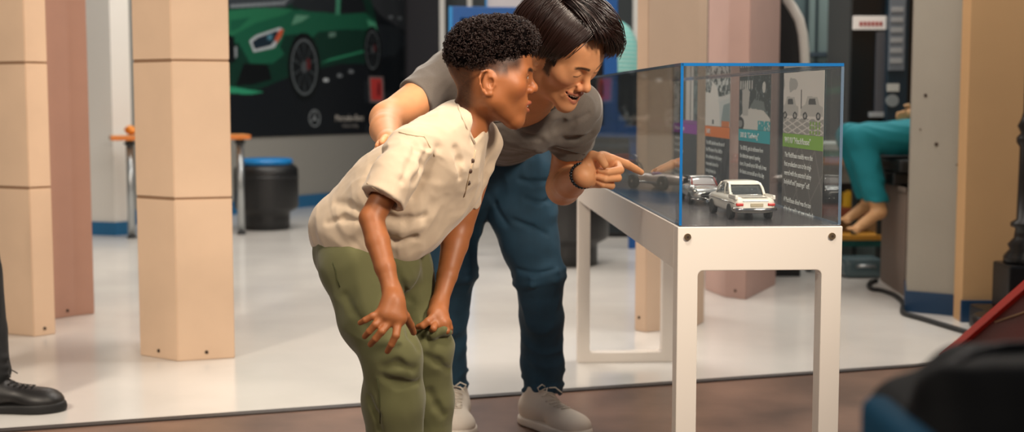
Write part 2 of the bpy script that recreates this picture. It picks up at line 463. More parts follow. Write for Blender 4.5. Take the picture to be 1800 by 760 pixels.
column('column', h0, [zjoint(50, 331, h0[1]), zjoint(43, 110, h0[1])], m_col, 'cream hexagonal block column cut by the left edge of the picture', screws=[scr(h0[1], h0[2], .5)])
h2 = footprint([(85, 563), (133, 555.5), (166, 552)])
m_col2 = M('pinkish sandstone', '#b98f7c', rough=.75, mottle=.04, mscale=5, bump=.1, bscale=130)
column('column', h2, [], m_col2, 'pinkish brown column just behind the leftmost cream column', screws=[scr(h2[0], h2[1], .7)])
m_col3 = M('tan rendered column', '#cdb29a', rough=.75, mottle=.05, mscale=4, bump=.1, bscale=130)
h3 = footprint([(1116, 581), (1134.8, 585), (1222, 575), (1237, 567)])
column('column', h3, [], m_col3, 'tan column behind the middle of the glass display case', screws=[scr(h3[0], h3[1], .4, .06)])
h4 = footprint([(1239, 509), (1274, 523), (1311, 527.5), (1363, 501)])
column('column', h4, [], M('mauve rendered column', '#b99a90', rough=.75, mottle=.05, mscale=4, bump=.1, bscale=130), 'mauve and tan column behind the right end of the display case', screws=[scr(h4[1], h4[2], .5, .04)])
# gray pillar at the rear left with blue base
def pillar(name, pts, H, base, m, mb, label, bh, cat='pillar'):
    c = sum(np.array(p[:2]) for p in pts) / len(pts)
    o = empty(name, (c[0], c[1], 0), 0, label, cat)
    MB().prism([np.array(p[:2]) - c for p in pts], 0, H).build('shaft', m, o)
    MB().prism([(np.array(p[:2]) - c) * (1 + .012 / .2) for p in pts], 0, bh).build('base_band', mb, o)
    return o
g = floor_at(203, 414)
pillar('pillar', footprint([(160, 413), (203, 414.5), (236, 411.5)], .5), 3.4, True, M('white pillar paint', '#d6d2cb', rough=.6), m_base, 'white pillar with a blue base band behind the round leg of the wooden table', .10)
# right: gray pillar and tan wall
a1, b1, c1, d1 = floor_at(1593, 548), floor_at(1680, 556), floor_at(1685.5, 566.5), floor_at(1733, 568)
m_gp = M('grey pillar paint', '#a39c8f', rough=.6, mottle=.05, mscale=3, bump=.08, bscale=40)
gp = pillar('pillar', [a1, b1, b1 + V(.11, .2, 0), a1 + V(.10, .35, 0)], 3.4, True, m_gp, m_basedk, 'grey scuffed pillar with a dark blue base band at the right, beside the tan wall', .10)
nf = nrm(np.cross(b1 - a1, V(0, 0, 1)));  nf = nf if nf[1] < 0 else -nf
for (px, py, r) in ((1627, 168, .008), (1646, 254, .009), (1618, 228, .004), (1682, 290, .004)):
    r_ = ray(px, py); t = ((a1 - V(0, 0, 1)) @ nf) / (r_ @ nf); q = V(0, 0, 1) + r_ * t - V(*[(a1[0] + b1[0] + b1[0] + .11 + a1[0] + .10) / 4, (a1[1] + b1[1] + b1[1] + .2 + a1[1] + .35) / 4, 0])
    MB().tube([q - nf * .004, q + nf * .003], r, 8).build('anchor_hole', m_bolt, gp)
m_tan = M('tan wall paint', '#c9a071', rough=.65, mottle=.03, mscale=4)
w1 = c1 + V(.012, .0, 0)
tw = wall('wall_tan_side', w1, w1 + V(2.2, -.05, 0), 0, 3.4, .12, m_tan); tag(tw, kind='structure')
tw = wall('baseboard_tan_side', w1 + V(-.006, -.014, 0), w1 + V(2.2, -.064, 0), 0, .10, .02, m_basedk); tag(tw, kind='structure')
# grey plinth with seat
pa, pb = floor_at(1547, 493), floor_at(1592, 524)
pl = empty('plinth', ((pa[0] + pb[0]) / 2, (pa[1] + pb[1]) / 2, 0), 0, 'brownish grey box plinth half hidden by the grey pillar', 'plinth')
zt = 1 - (318 - 176) / F * pa[1]
pw = nrm(pb - pa)
MB().prism([pa[:2], (pb - pw * .03)[:2], (pa + V(.34, .12, 0))[:2]], 0, zt).build('box', M('plinth grey brown', '#7d7067', rough=.6), pl, True)
MB().prism([(pa + V(-.01, -.0, 0))[:2], (pb - pw * .03 + V(-.01, -.01, 0))[:2], (pa + V(.35, .13, 0))[:2]], zt - .02, zt).build('top_board', M('plinth grey brown'), pl, True)
pl['label'] = pl['label']

# ------------------------------------------------------------------ furniture at the rear left
m_ply = M('orange varnished wood', '#c98a4a', rough=.4, mottle=.1, mscale=20)
m_orange = M('orange laminate edge', '#c8702a', rough=.4)
m_steel = M('brushed steel', '#a9adae', rough=.3, metal=.85)
m_dark = M('black plastic', '#17181a', rough=.4)
lg1, lg2 = floor_at(232, 419), floor_at(424.5, 412)
tb = empty('wooden_table', ((lg1[0] + lg2[0]) / 2, (lg1[1] + lg2[1]) / 2, 0), 0, 'tall table with an orange wooden top and steel legs behind the lone cream column', 'table')
top_z = 1 - (246 - 176) / F * 9.5
d_ = nrm(lg2 - lg1); n_ = V(-d_[1], d_[0], 0); L_ = np.linalg.norm(lg2 - lg1)
TT = lambda v: lg1 + d_ * v[0] + n_ * v[1] + V(0, 0, v[2])
MB().box((-.13, -.10, top_z), (L_ + .06, .15, top_z + .035), .006, TT).build('table_top', m_ply, tb, True)
MB().box((-.134, -.104, top_z + .003), (L_ + .064, -.10, top_z + .032), .001, TT).build('edge_band', m_orange, tb, True)
for (u, v) in ((0, 0), (L_, 0)):
    q = TT(V(u, v, 0)); 
    lg = MB().tube([q + V(0, 0, .012), q + V(0, 0, top_z)], .027, 20).build('leg', m_steel, tb, True)
    MB().tube([q, q + V(0, 0, .014)], .034, 20).build('foot', m_dark, lg, True)
    MB().tube([q + V(0, 0, top_z - .03), q + V(0, 0, top_z - .012)], .040, 20).build('collar', m_dark, lg, True)
q = at(230, 240, lg1[1] + .03); q[2] = top_z + .035
fl = empty('orange_toy', q, 0, 'small orange bumpy toy lying on the left end of the wooden table', 'toy')
b = SDF(); b.ball(q + V(0, 0, .035), .034)
for k in range(7):
    a = k * .9; b.ball(q + V(.028 * math.cos(a), .028 * math.sin(a), .03 + .012 * (k % 3)), .018, .01)
b.plane(q + V(0, 0, .001), V(0, 0, -1))
link('toy_body', b.mesh('toy_body', .004, q - .08, q + .09), M('orange plastic', '#d9852a', rough=.5), fl, True)
def stool(px, Y, label, cushion=True):
    c = at(px, 200, Y); o = empty('round_stool', (c[0], Y, 0), 0, label, 'stool', 'black drum stools with blue cushions')
    MB().lathe([(.17, 0), (.178, .006), (.178, .10), (.18, .13), (.235, .16), (.247, .18), (.248, .44), (.243, .475), (.22, .497), (.19, .503), (0.0, .503)], 48).build('drum', M('matt black vinyl', '#131314', rough=.42, bump=.05, bscale=80), o)
    MB().lathe([(.0, .500), (.195, .500), (.205, .507), (.208, .53), (.2, .543), (.18, .549), (0, .551)], 48).build('cushion', M('blue vinyl', '#0f73b4', rough=.35), o)
    MB().lathe([(.249, .40), (.2505, .405), (.2505, .412), (.249, .417)], 48).build('rim_band', M('black plastic'), o)
    return o
stool(466, 10.15, 'black drum stool with a blue cushion in front of the grey poster wall')
stool(1000, 7.95, 'black drum stool behind the left legs of the display table')
stool(862, 11.3, 'distant drum stool seen low between the legs of the man in jeans')

# ------------------------------------------------------------------ machinery and booth behind the man
m_blue = M('royal blue steel', '#0a4f92', rough=.38)
m_cyan = M('bright blue steel', '#1a86c8', rough=.35)
YB = 8.75
bo = empty('blue_booth_frame', (at(940, 176, YB)[0], YB, 0), 0, 'tall royal blue steel booth frame with a black back panel behind the man and boy', 'frame')
def bar(a, b, w, dpt, m, name, par):          # bar between two points, w wide in the picture plane
    a = np.array(a, float); b = np.array(b, float); d = nrm(b - a); s_ = V(0, 1, 0); s_ = nrm(s_ - (s_ @ d) * d); t_ = np.cross(d, s_)
    L_ = np.linalg.norm(b - a)
    return MB().box((0, -dpt / 2, -w / 2), (L_, dpt / 2, w / 2), min(w, dpt) * .06, lambda v: a + d * v[0] + s_ * v[1] + t_ * v[2]).build(name, m, par, True)
A_ = lambda px, py, Y=YB: at(px, py, Y)
bar(A_(800, 12), A_(800, 238), .075, .08, m_blue, 'frame_side', bo)
bar(A_(792.5, 12), A_(792.5, 238), .022, .086, m_cyan, 'frame_edge', bo)
bar(A_(1073, -60), A_(1073, 238), .09, .08, m_blue, 'frame_side', bo)
bar(A_(1061, -60), A_(1061, 30), .03, .086, m_cyan, 'frame_edge', bo)
bar(A_(790, 22), A_(1085, 25), .075, .078, m_blue, 'top_beam', bo)
bar(A_(790, 228), A_(1122, 232), .075, .078, m_blue, 'bottom_beam', bo)
pn = [A_(806, 30, YB + .03), A_(1062, 33, YB + .03), A_(1062, 222, YB + .03), A_(806, 222, YB + .03)]
MB().add(pn + [q + V(0, .03, 0) for q in pn], [(0, 1, 2, 3), (7, 6, 5, 4), (0, 4, 5, 1), (1, 5, 6, 2), (2, 6, 7, 3), (3, 7, 4, 0)]).build('back_panel', M('black glass panel', '#0c1016', rough=.15), bo, True)
for px, py in ((827, 447), (1111, 437)):
    q = floor_at(px, py); Yq = q[1]
    bar(q + V(0, 0, 0), V(q[0], Yq, 1 - (226 - 176) / F * Yq), .05, .05, m_cyan if px < 900 else m_blue, 'leg', bo)
bar(A_(1062, 170), A_(1096, 222), .05, .05, m_blue, 'brace', bo)
# pale notice board over the booth
nb_ = empty('notice_board', at(900, 6, 8.95), 0, 'pale notice board with a dark handle above the blue frame', 'board')
MB().box(at(856, 13, 8.95) + V(0, 0, 0), at(940, -45, 8.95) + V(0, .03, 0), .003).build('board', M('pale board', '#c9c4c6', rough=.5), nb_, True)
MB().box(at(853, 13, 8.94), at(856, -45, 8.94) + V(0, .04, 0), .001).build('board_edge', m_cyan, nb_, True)
MB().box(at(918, 5, 8.94), at(948, 0, 8.94) + V(0, .02, 0), .002).build('handle', M('slate plastic', '#3c4a55', rough=.5), nb_, True)
pw_ = empty('notice_board', at(1000, 6, 9.2), 0, 'pale board behind the top of the man\'s hair', 'board')
MB().box(at(945, 12, 9.2), at(1058, -45, 9.2) + V(0, .03, 0), .003).build('board', M('pale board'), pw_, True)
bpy.data.objects[pw_.name]['label'] = 'wide pale board behind the top of the man\'s hair, right of the smaller notice board'
# cabinet and turquoise dome behind
cb = empty('dark_cabinet', (at(1100, 176, 9.6)[0], 9.6, 0), 0, 'dark equipment cabinet carrying the turquoise striped dome', 'cabinet')
zc = at(1090, 131, 9.6)[2]
MB().box((at(1020, 176, 9.6)[0], 9.5, .03), (at(1170, 176, 9.6)[0], 10.0, zc), .01).build('body', M('dark teal cabinet', '#1a2328', rough=.35), cb, True)
MB().box((at(1020, 176, 9.6)[0] - .01, 9.48, zc * .55), (at(1170, 176, 9.6)[0] + .01, 9.5, zc * .55 + .03), .004).build('ledge', M('slate plastic'), cb, True)
MB().box((at(1024, 176, 9.6)[0], 9.52, 0), (at(1166, 176, 9.6)[0], 9.98, .03), 0).build('kick_plate', m_dark, cb, True)
for k in range(5):
    q = at(1096 + 4 * k, 190 + 9 * k, 9.5)
    MB().tube([q, q + V(0, -.02, 0)], .012 + .006 * (k % 2), 12).build('gauge', M('gauge chrome', '#8fa0a8', rough=.2, metal=.7), cb, True)
dm = empty('turquoise_dome', (at(1078, 176, 9.7)[0], 9.7, zc), 0, 'pale turquoise dome with thin horizontal stripes right of the man\'s hair', 'dome')
R_ = at(1127, 130, 9.7)[0] - at(1078, 130, 9.7)[0]
Hd = at(1078, 36, 9.7)[2] - zc
prof = [(R_, 0)] + [(R_ * math.cos(t) ** .8 + 1e-4, Hd * math.sin(t)) for t in np.linspace(.05, math.pi / 2, 14)]
MB().lathe(prof, 40).build('shell', M('turquoise shell', '#7fd0c8', rough=.3), dm)
for k in range(1, 12):
    h_ = k / 12 * .95; r_ = R_ * math.cos(math.asin(h_)) ** .8 + .001
    MB().lathe([(r_, h_ * Hd - .006), (r_ + .002, h_ * Hd - .004), (r_ + .002, h_ * Hd + .004), (r_ - .004, h_ * Hd + .006)], 40).build('stripe', M('pale stripe', '#c5e6df', rough=.3), dm)
# white tiled return behind the turquoise dome
tp = empty('white_panel', (at(1130, 176, 11)[0], 11, 0), 0, 'white rear panel between the turquoise dome and the tan column', 'panel')
MB().box((at(1112, 176, 11)[0], 11, 0), (at(1200, 176, 11)[0], 11.06, 2.6), .004).build('board', m_white, tp, True)

# ------------------------------------------------------------------ machines behind the right end of the case
mc = empty('control_machine', (at(1530, 176, 8.2)[0], 8.2, 0), 0, 'tall black machine with a grey control column and white strip left of the grey pillar', 'machine')
X = lambda px, Y: at(px, 176, Y)[0]
Z_ = lambda py, Y: at(900, py, Y)[2]
MB().box((X(1492, 8.2), 8.2, 0), (X(1640, 8.2), 8.8, 2.3), .01).build('cabinet', M('black cabinet', '#0e1318', rough=.3), mc, True)
MB().box((X(1538, 8.18), 8.17, Z_(205, 8.18)), (X(1556, 8.18), 8.2, Z_(56, 8.18)), .003).build('grey_screen', M('grey screen', '#5b5e66', rough=.25), mc, True)
MB().box((X(1497, 8.18), 8.175, Z_(52, 8.18)), (X(1556, 8.18), 8.2, Z_(28, 8.18)), .003).build('light_strip', M('lit strip', '#c8c2bc', rough=.4, emit=('#e8ddd2', .35)), mc, True)
for k in range(6):
    MB().box((X(1508 + 7 * k, 8.17), 8.168, Z_(46, 8.17)), (X(1513 + 7 * k, 8.17), 8.175, Z_(38, 8.17)), .001).build('red_mark', M('red print', '#b03a30', rough=.5), mc, True)
MB().box((X(1556, 8.15), 8.12, 0), (X(1592, 8.15), 8.2, 2.3), .006).build('column_front', M('ink blue column', '#18303f', rough=.35), mc, True)
MB().box((X(1559, 8.12), 8.105, Z_(124, 8.12)), (X(1587, 8.12), 8.12, 2.28), .003).build('label_panel', M('grey label panel', '#757f8a', rough=.4), mc, True)
for k in range(6):
    y_ = 12 + 18 * k
    MB().box((X(1563, 8.1), 8.100, Z_(y_ + 9, 8.1)), (X(1584, 8.1), 8.105, Z_(y_, 8.1)), .001).build('button_label', M('pale label', '#a7acb0', rough=.5), mc, True)
MB().box((X(1559, 8.11), 8.108, Z_(161, 8.11)), (X(1580, 8.11), 8.12, Z_(147, 8.11)), .001).build('white_sticker', M('white sticker', '#c8ccc8', rough=.5), mc, True)
c_ = at(1569, 177, 8.11); MB().tube([c_ + V(0, .02, 0), c_ + V(0, -.002, 0)], .038, 24).build('round_dial', M('grey dial', '#8d979b', rough=.4), mc, True)
MB().box((X(1530, 8.16), 8.15, Z_(206, 8.16)), (X(1554, 8.16), 8.2, Z_(197, 8.16)), .001).build('card_slot', M('pale label'), mc, True)
gl = empty('glass_cabinet', (X(1440, 9.4), 9.4, 0), 0, 'tall greenish grey glazed cabinet behind the top right corner of the case', 'cabinet')
MB().box((X(1386, 9.4), 9.4, 0), (X(1500, 9.4), 9.9, 2.4), .01).build('body', M('sea grey cabinet', '#57696c', rough=.35), gl, True)
MB().box((X(1420, 9.38), 9.385, Z_(110, 9.4)), (X(1490, 9.38), 9.4, 2.35), .004).build('glass_door', M('grey green glass', '#7f9292', rough=.12), gl, True)
for px in (1413, 1431):
    MB().box((X(px, 9.37), 9.37, .05), (X(px + 4, 9.37), 9.39, 2.38), .002).build('mullion', M('dark mullion', '#27343a', rough=.4), gl, True)
MB().box((X(1386, 9.37), 9.36, Z_(100, 9.4)), (X(1500, 9.37), 9.39, Z_(92, 9.4)), .002).build('shelf_edge', M('slate plastic'), gl, True)
# curved white arch with black core (a wheel arch shaped exhibit)
ar = empty('arched_exhibit', (X(1372, 7.38), 7.38, 0), 0, 'black exhibit with a curved white edge behind the column, above the case', 'exhibit')
yy = [(-40, 1376), (0, 1384), (15, 1394), (35, 1405), (60, 1411), (90, 1414), (120, 1415), (180, 1416), (230, 1416), (420, 1414)]
arc = np.array([at(b, a, 7.38) for a, b in yy]); 
MB().tube(arc, .028, 10, flat=1.0).build('white_edge', m_white, ar, True)
poly = [(p[0], p[2]) for p in arc] + [(arc[-1][0] - .5, arc[-1][2]), (arc[0][0] - .35, arc[0][2])]
MB().prism(poly, 0, .25, lambda v: V(v[0], 7.38 + v[2], v[1])).build('core', m_dark, ar, True)
MB().box((arc[-1][0] - .45, 7.38, 0), (arc[-1][0] - .02, 7.55, arc[-1][2]), 0).build('foot', m_dark, ar, True)
# striped low play shelf
sh = empty('toy_shelf', (X(1500, 7.6), 7.6, 0), 0, 'low striped toy shelf seen right of the display case below the teal trousers', 'shelf')
def slab(p0, p1, y0, y1, Y, dep, col, name, key):
    MB().box((X(p0, Y), Y, Z_(y1, Y)), (X(p1, Y), Y + dep, Z_(y0, Y)), .003).build(name, M(key, col, rough=.45), sh, True)
slab(1425, 1552, 252, 264, 7.7, .4, '#c9cfc9', 'top_board', 'pale grey board')
slab(1425, 1552, 264, 276, 7.72, .38, '#3f8a74', 'green_band', 'green board')
slab(1425, 1552, 276, 290, 7.71, .38, '#d8935e', 'peach_band', 'peach board')
slab(1425, 1552, 290, 322, 7.95, .02, '#a8b4b0', 'back_board', 'grey green board')
slab(1425, 1552, 366, 380, 7.7, .4, '#8a4a33', 'red_brown_shelf', 'red brown board')
slab(1425, 1552, 380, 412, 7.9, .02, '#a98357', 'wood_back', 'wood board')
slab(1425, 1560, 414, 423, 7.55, .3, '#d79a3c', 'yellow_shelf', 'yellow board')
slab(1425, 1560, 423, 434, 7.56, .28, '#155a55', 'teal_band', 'teal board')
slab(1425, 1552, 322, 366, 8.0, .02, '#2a2a2a', 'dark_back', 'black board')
slab(1425, 1552, 434, 470, 8.0, .02, '#5f7478', 'lower_back', 'slate board')
for px in (1427, 1506, 1551):
    bar(V(X(px, 7.6), 7.6, 0), V(X(px, 7.6), 7.6, Z_(250, 7.6)), .03, .03, M('dark post', '#2c3333', rough=.4), 'upright', sh)
for i, (px, py, w, h, col, nm) in enumerate(((1490, 366, 16, 26, '#e0b42c', 'yellow'), (1513, 366, 14, 16, '#26292b', 'black'), (1532, 366, 15, 22, '#d9a62e', 'amber'), (1522, 345, 12, 8, '#f0c438', 'bright yellow'))):
    if nm == 'bright yellow': continue
    Yt = 7.72
    o = empty('toy_block', (X(px, Yt), Yt, Z_(366, 7.7) + .001), 0, {'yellow': 'tall yellow toy block on the shelf right beside the case edge', 'black': 'small black toy block between two yellow ones on the shelf', 'amber': 'amber toy block on the shelf below the teal knee'}[nm], 'toy')
    w_ = w / F * Yt; h_ = h / F * Yt
    MB().box((0, 0, 0), (w_, .08, h_), .006).build('block', M(nm + ' plastic', col, rough=.4), o)
    MB().tube([V(w_ * .5, .04, h_), V(w_ * .5, .04, h_ + .012)], w_ * .3, 14).build('stud', M(nm + ' plastic'), o)
bw = at(1512, 452, 7.4)
o = empty('steel_bowl', (bw[0], 7.40, 0), 0, 'low rounded grey case with a shiny handle on the floor under the toy shelf', 'case')
MB().box((-.11, -.10, 0), (.11, .10, .11), .03).build('case', M('slate case', '#566a70', rough=.25), o); o.name = 'storage_case'
MB().tube([V(-.05, -.125, .07), V(-.04, -.145, .075), V(.04, -.145, .075), V(.05, -.125, .07)], .008, 8).build('handle', m_steel, o)
# floor cable
cpts = [(1541, 494), (1531, 496), (1527, 502), (1533, 508), (1550, 511), (1570, 518), (1583, 527), (1588, 536), (1586, 545), (1592, 552), (1620, 560), (1650, 569), (1680, 578), (1712, 587), (1740, 590)]
from mathutils import geometry
CP_ = [floor_at(a, b, .012) for a, b in cpts]
fine = []
for i in range(len(CP_) - 1):
    p0 = CP_[max(i - 1, 0)]; p1 = CP_[i]; p2 = CP_[i + 1]; p3 = CP_[min(i + 2, len(CP_) - 1)]
    for t in np.linspace(0, 1, 6, endpoint=False):
        fine.append(.5 * ((2 * p1) + (-p0 + p2) * t + (2 * p0 - 5 * p1 + 4 * p2 - p3) * t ** 2 + (-p0 + 3 * p1 - 3 * p2 + p3) * t ** 3))
tag(MB().tube(fine, .012, 10).build('floor_cable', M('black rubber cable', '#15181a', rough=.5)), 'thick black cable curving over the white floor in front of the grey pillar', 'cable')
# ------------------------------------------------------------------ display case: table, acrylic cover, printed panels, model cars
f_ = floor_at(1008, 636.3)
HT = .7225                                    # table top height
NEAR = V((1191.5 - 900) / F * 2.875, 2.875, 0); NEAR[:2] = at(1191.5, 398, 2.875)[:2]
ax = nrm(V(-130 / F, 1, 0)); wx = V(ax[1], -ax[0], 0)     # along the table, across it to the right
Wd = .370; Ln = 2.10; LG = .046
def TC(v): return NEAR + wx * v[0] + ax * v[1] + V(0, 0, v[2])
m_frame = M('white powder coated frame', '#e4dbd1', rough=.38, spec=.5)
m_top = M('dark grey laminate top', '#4f4b4d', rough=.22, spec=.6, mottle=.06, mscale=6)
m_screw = M('steel screw', '#a58c6c', rough=.3, metal=.9)
tbl = empty('display_table', NEAR, 0, 'long white metal display table with a grey top carrying the clear cover and model cars', 'table')
def loop(v0, v1, name):
    # closed rectangular end frame with rounded inner top corners, front face in the across plane
    z0, z1 = 0.0, HT - .002; ap = .098; outer = [(0, z0), (Wd, z0), (Wd, z1), (0, z1)]
    r = .012; i0, i1, j0, j1 = .0 + .046, Wd - .046, .038, z1 - ap
    inner = []
    for cx, cz, s in ((i0 + r, j0 + r, 180), (i1 - r, j0 + r, 270), (i1 - r, j1 - r, 0), (i0 + r, j1 - r, 90)):
        for k in range(5): a = math.radians(s + k * 22.5); inner.append((cx + r * math.cos(a), cz + r * math.sin(a)))
    bm = bmesh.new()
    def ring(pts, v): return [bm.verts.new(TC(V(p[0], v, p[1]))) for p in pts]
    oA, iA, oB, iB = ring(outer, v0), ring(inner, v0), ring(outer, v1), ring(inner, v1)
    for o_, i_ in ((oA, iA), (oB, iB)):
        for q in range(4):
            seg = i_[q * 5:q * 5 + 5]
            for k in range(4): bm.faces.new((o_[q], seg[k], seg[k + 1]))
            nx = (q + 1) % 4; bm.faces.new((o_[q], seg[4], i_[nx * 5], o_[nx]))
    for A, B, n in ((oA, oB, 4), (iA, iB, 20)):
        for k in range(n): bm.faces.new((A[k], A[(k + 1) % n], B[(k + 1) % n], B[k]))
    bmesh.ops.recalc_face_normals(bm, faces=bm.faces)
    me = bpy.data.meshes.new(name); bm.to_mesh(me); bm.free()
    o = link(name, me, m_frame, tbl, True)
    bv = o.modifiers.new('bevel', 'BEVEL'); bv.width = .002; bv.segments = 2; bv.limit_method = 'ANGLE'; bv.angle_limit = math.radians(50)
    return o
loop(0, .05, 'end_frame'); loop(Ln - .05, Ln, 'end_frame')
for u in (0, Wd - .006):
    MB().box((u, .05, HT - .100), (u + .006, Ln - .05, HT - .002), .001, TC).build('side_apron', m_frame, tbl, True)
MB().box((.004, .004, HT - .004), (Wd - .004, Ln - .004, HT + .0005), .0005, TC).build('table_top', m_top, tbl, True)
for u in (.022, Wd - .024):
    q = TC(V(u, -.001, HT - .024))
    sc_ = MB().tube([q, q - ax * .004], [.008, .0072], 20).build('screw', m_screw, tbl, True)
    MB().tube([q - ax * .0038, q - ax * .0046], .003, 6).build('hex_socket', m_bolt, sc_, True)
# acrylic cover
HB = 1.0 + (176 - 111.5) / F * 2.875
acr = clear_mat('clear acrylic', tint=(.96, .975, .975), boost=.9, haze=.012)
m_edge = mat('blue acrylic edge', '#1166a8', rough=.15, spec=.8, coat=.6)
m_edge2 = clear_mat('pale acrylic edge', tint=(.55, .68, .82), boost=2.2, haze=.25, hazecol='#9fb6cc')
cov = empty('acrylic_cover', TC(V(0, 0, HT)), 0, 'clear acrylic box cover with blue edges standing on the white display table', 'cover')
th = .006; e0 = .004
u0, u1, v0_, v1_ = e0, Wd - e0, e0, Ln - e0
zb = HT + .001
MB().box((u0, v0_ + th, zb), (u0 + th, v1_ - th, HB - th), 0, TC).build('left_pane', acr, cov, True)
MB().box((u1 - th, v0_ + th, zb), (u1, v1_ - th, HB - th), 0, TC).build('right_pane', acr, cov, True)
MB().box((u0, v0_, zb), (u1, v0_ + th, HB - th), 0, TC).build('front_pane', acr, cov, True)
MB().box((u0, v1_ - th, zb), (u1, v1_, HB - th), 0, TC).build('back_pane', acr, cov, True)
MB().box((u0, v0_, HB - th), (u1, v1_, HB), 0, TC).build('top_pane', acr, cov, True)
# polished edges glow blue: thin strips of the same sheet
MB().box((u0 - .0008, v0_ - .0008, zb), (u0 + th * .9, v0_ + .0006, HB - .0005), 0, TC).build('front_corner_edge', m_edge, cov, True)
MB().box((u0, v0_ - .0008, HB - .0065), (u1, v0_ + .0004, HB + .0004), 0, TC).build('front_top_edge', m_edge, cov, True)
MB().box((u0 - .0008, v0_, HB - .006), (u0 + .0004, v1_, HB + .0002), 0, TC).build('left_top_edge', m_edge2, cov, True)
MB().box((u1 - th, v0_ - .0006, zb), (u1 + .0006, v0_ + .0006, HB - .007), 0, TC).build('right_corner_edge', m_edge2, cov, True)
MB().box((u0 - .0006, v0_, zb), (u0 + .0006, v1_, zb + .004), 0, TC).build('left_bottom_edge', m_edge2, cov, True)
MB().box((u1 - th - .001, v0_ + th, zb), (u1 - th + .0004, v1_ - th, zb + .004), 0, TC).build('right_bottom_edge', m_edge2, cov, True)
MB().box((u1 - th - .001, v0_ + th, HB - .010), (u1 - th + .0004, v1_ - th, HB - .007), 0, TC).build('right_top_seam', m_edge2, cov, True)

# printed panels: painted pictures are real prints on thin film inside the right pane
def painted(name, Wp, Hp, nx, ny, fn, T, thick, par, rough=.4):
    """thin printed sheet; fn(u, v) -> rgb in the sheet's own metres, v up"""
    gx, gy = np.meshgrid(np.linspace(0, 1, nx), np.linspace(0, 1, ny), indexing='ij')
    U = (gx * Wp).ravel(); Vv = (gy * Hp).ravel(); rgb = fn(U, Vv)
    o_, ex, ey, en = T; P = o_ + U[:, None] * ex + Vv[:, None] * ey + en * thick
    i = np.arange(nx * ny).reshape(nx, ny)
    f = np.stack([i[:-1, :-1], i[1:, :-1], i[1:, 1:], i[:-1, 1:]], -1).reshape(-1, 4)
    nv = len(P); cs = [o_, o_ + ex * Wp, o_ + ex * Wp + ey * Hp, o_ + ey * Hp]
    V_ = np.vstack([P] + [c[None] for c in cs]); fs = f.tolist() + [[nv, nv + 3, nv + 2, nv + 1]]
    fr = [i[0, 0], i[-1, 0], i[-1, -1], i[0, -1]]
    for k in range(4): fs.append([int(fr[k]), nv + k, nv + (k + 1) % 4, int(fr[(k + 1) % 4])])
    me = bpy.data.meshes.new(name); me.from_pydata(V_.tolist(), [], fs)
    set_col(me, np.vstack([rgb, np.zeros((4, 3)) + .05])); me.update()
    return link(name, me, M('printed film %s' % rough, '#888888', rough=rough, attr=True), par, True)
def inpoly(U, W, poly):
    r = np.zeros(len(U), bool); n = len(poly); j = n - 1
    for i in range(n):
        xi, yi = poly[i]; xj, yj = poly[j]
        c = ((yi > W) != (yj > W)) & (U < (xj - xi) * (W - yi) / ((yj - yi) if yj != yi else 1e-9) + xi); r ^= c; j = i
    return r
def ellm(U, W, c, r): return ((U - c[0]) / r[0]) ** 2 + ((W - c[1]) / r[1]) ** 2 < 1
def n2(U, W, s, o=0.): return vnoise(np.stack([U * s + o, W * s + 3.7 + o, np.zeros_like(U) + 1.3 + o], 1))
def put(A, m, c): A[m] = lin(c)
def text(body, size, T, par, m, name='lettering', sx=1.0, depth=.0004, align='LEFT', world=True):
    cu = bpy.data.curves.new(name, 'FONT'); cu.body = body; cu.size = size; cu.extrude = depth; cu.align_x = align; cu.resolution_u = 3
    o = bpy.data.objects.new(name, cu); me = bpy.data.meshes.new_from_object(o); bpy.data.objects.remove(o)
    o_, ex, ey, en = T
    Mx = Matrix.Identity(4)
    for r in range(3):
        Mx[r][0] = ex[r] * sx; Mx[r][1] = ey[r]; Mx[r][2] = en[r]; Mx[r][3] = o_[r]
    me.transform(Mx); me.name = name
    return link(name, me, m, par, True)
m_ltr = M('pale lettering', '#e8ebe9', rough=.5); m_ltrw = M('white lettering', '#efefec', rough=.5)
zsp = .0015
def v_at(px):                                 # where along the right pane the line of sight through px falls
    o = TC(V(u1 - th - zsp, 0, 0)); r = ray(px, 300)
    a = np.array([[r[0], -ax[0]], [r[1], -ax[1]]]); t = np.linalg.solve(a, o[:2]); return t[1]
panels = [(1375.5, 1446.5, 'green', '#8dbf45', 'W110 "Heckflosse"', ['The Heckflosse models were the', 'first production cars to be engi-', 'neered with the patented safety', 'bodyshell and "passenger" cell.', '', 'A Heckflosse diesel was the top', 'of its class and it set new standards', 'coming "fins" to a show.']),
          (1298, 1353, 'turquoise', '#22b8c2', '300 SL "Gullwing"', ['The 300 SL gets its nickname from', 'the distinctive upward opening', 'doors. At speeds up to 160 mph, it was', 'the fastest commercial car of its day.', '', 'In 1955, chosen as sports car of', 'the century by the public.', 'Only 1400 were ever built.']),
          (1239, 1282, 'orange', '#ff8a38', '540K', ['The 540K cabriolet was the star of', 'the 1936 show in Paris. Built in', 'the coachworks of the factory', 'it was much admired for', 'its long bonnet, its', 'sweeping wings and', 'its mighty engine.', 'Few were sold.']),
          (1184, 1224.5, 'purple', '#9d48ac', 'Motorwagen', ['The first car.', 'It ran in 1886', 'on three wheels.', '', 'A gas engine', 'of one cylinder', 'drove it along', 'at walking pace.'])]
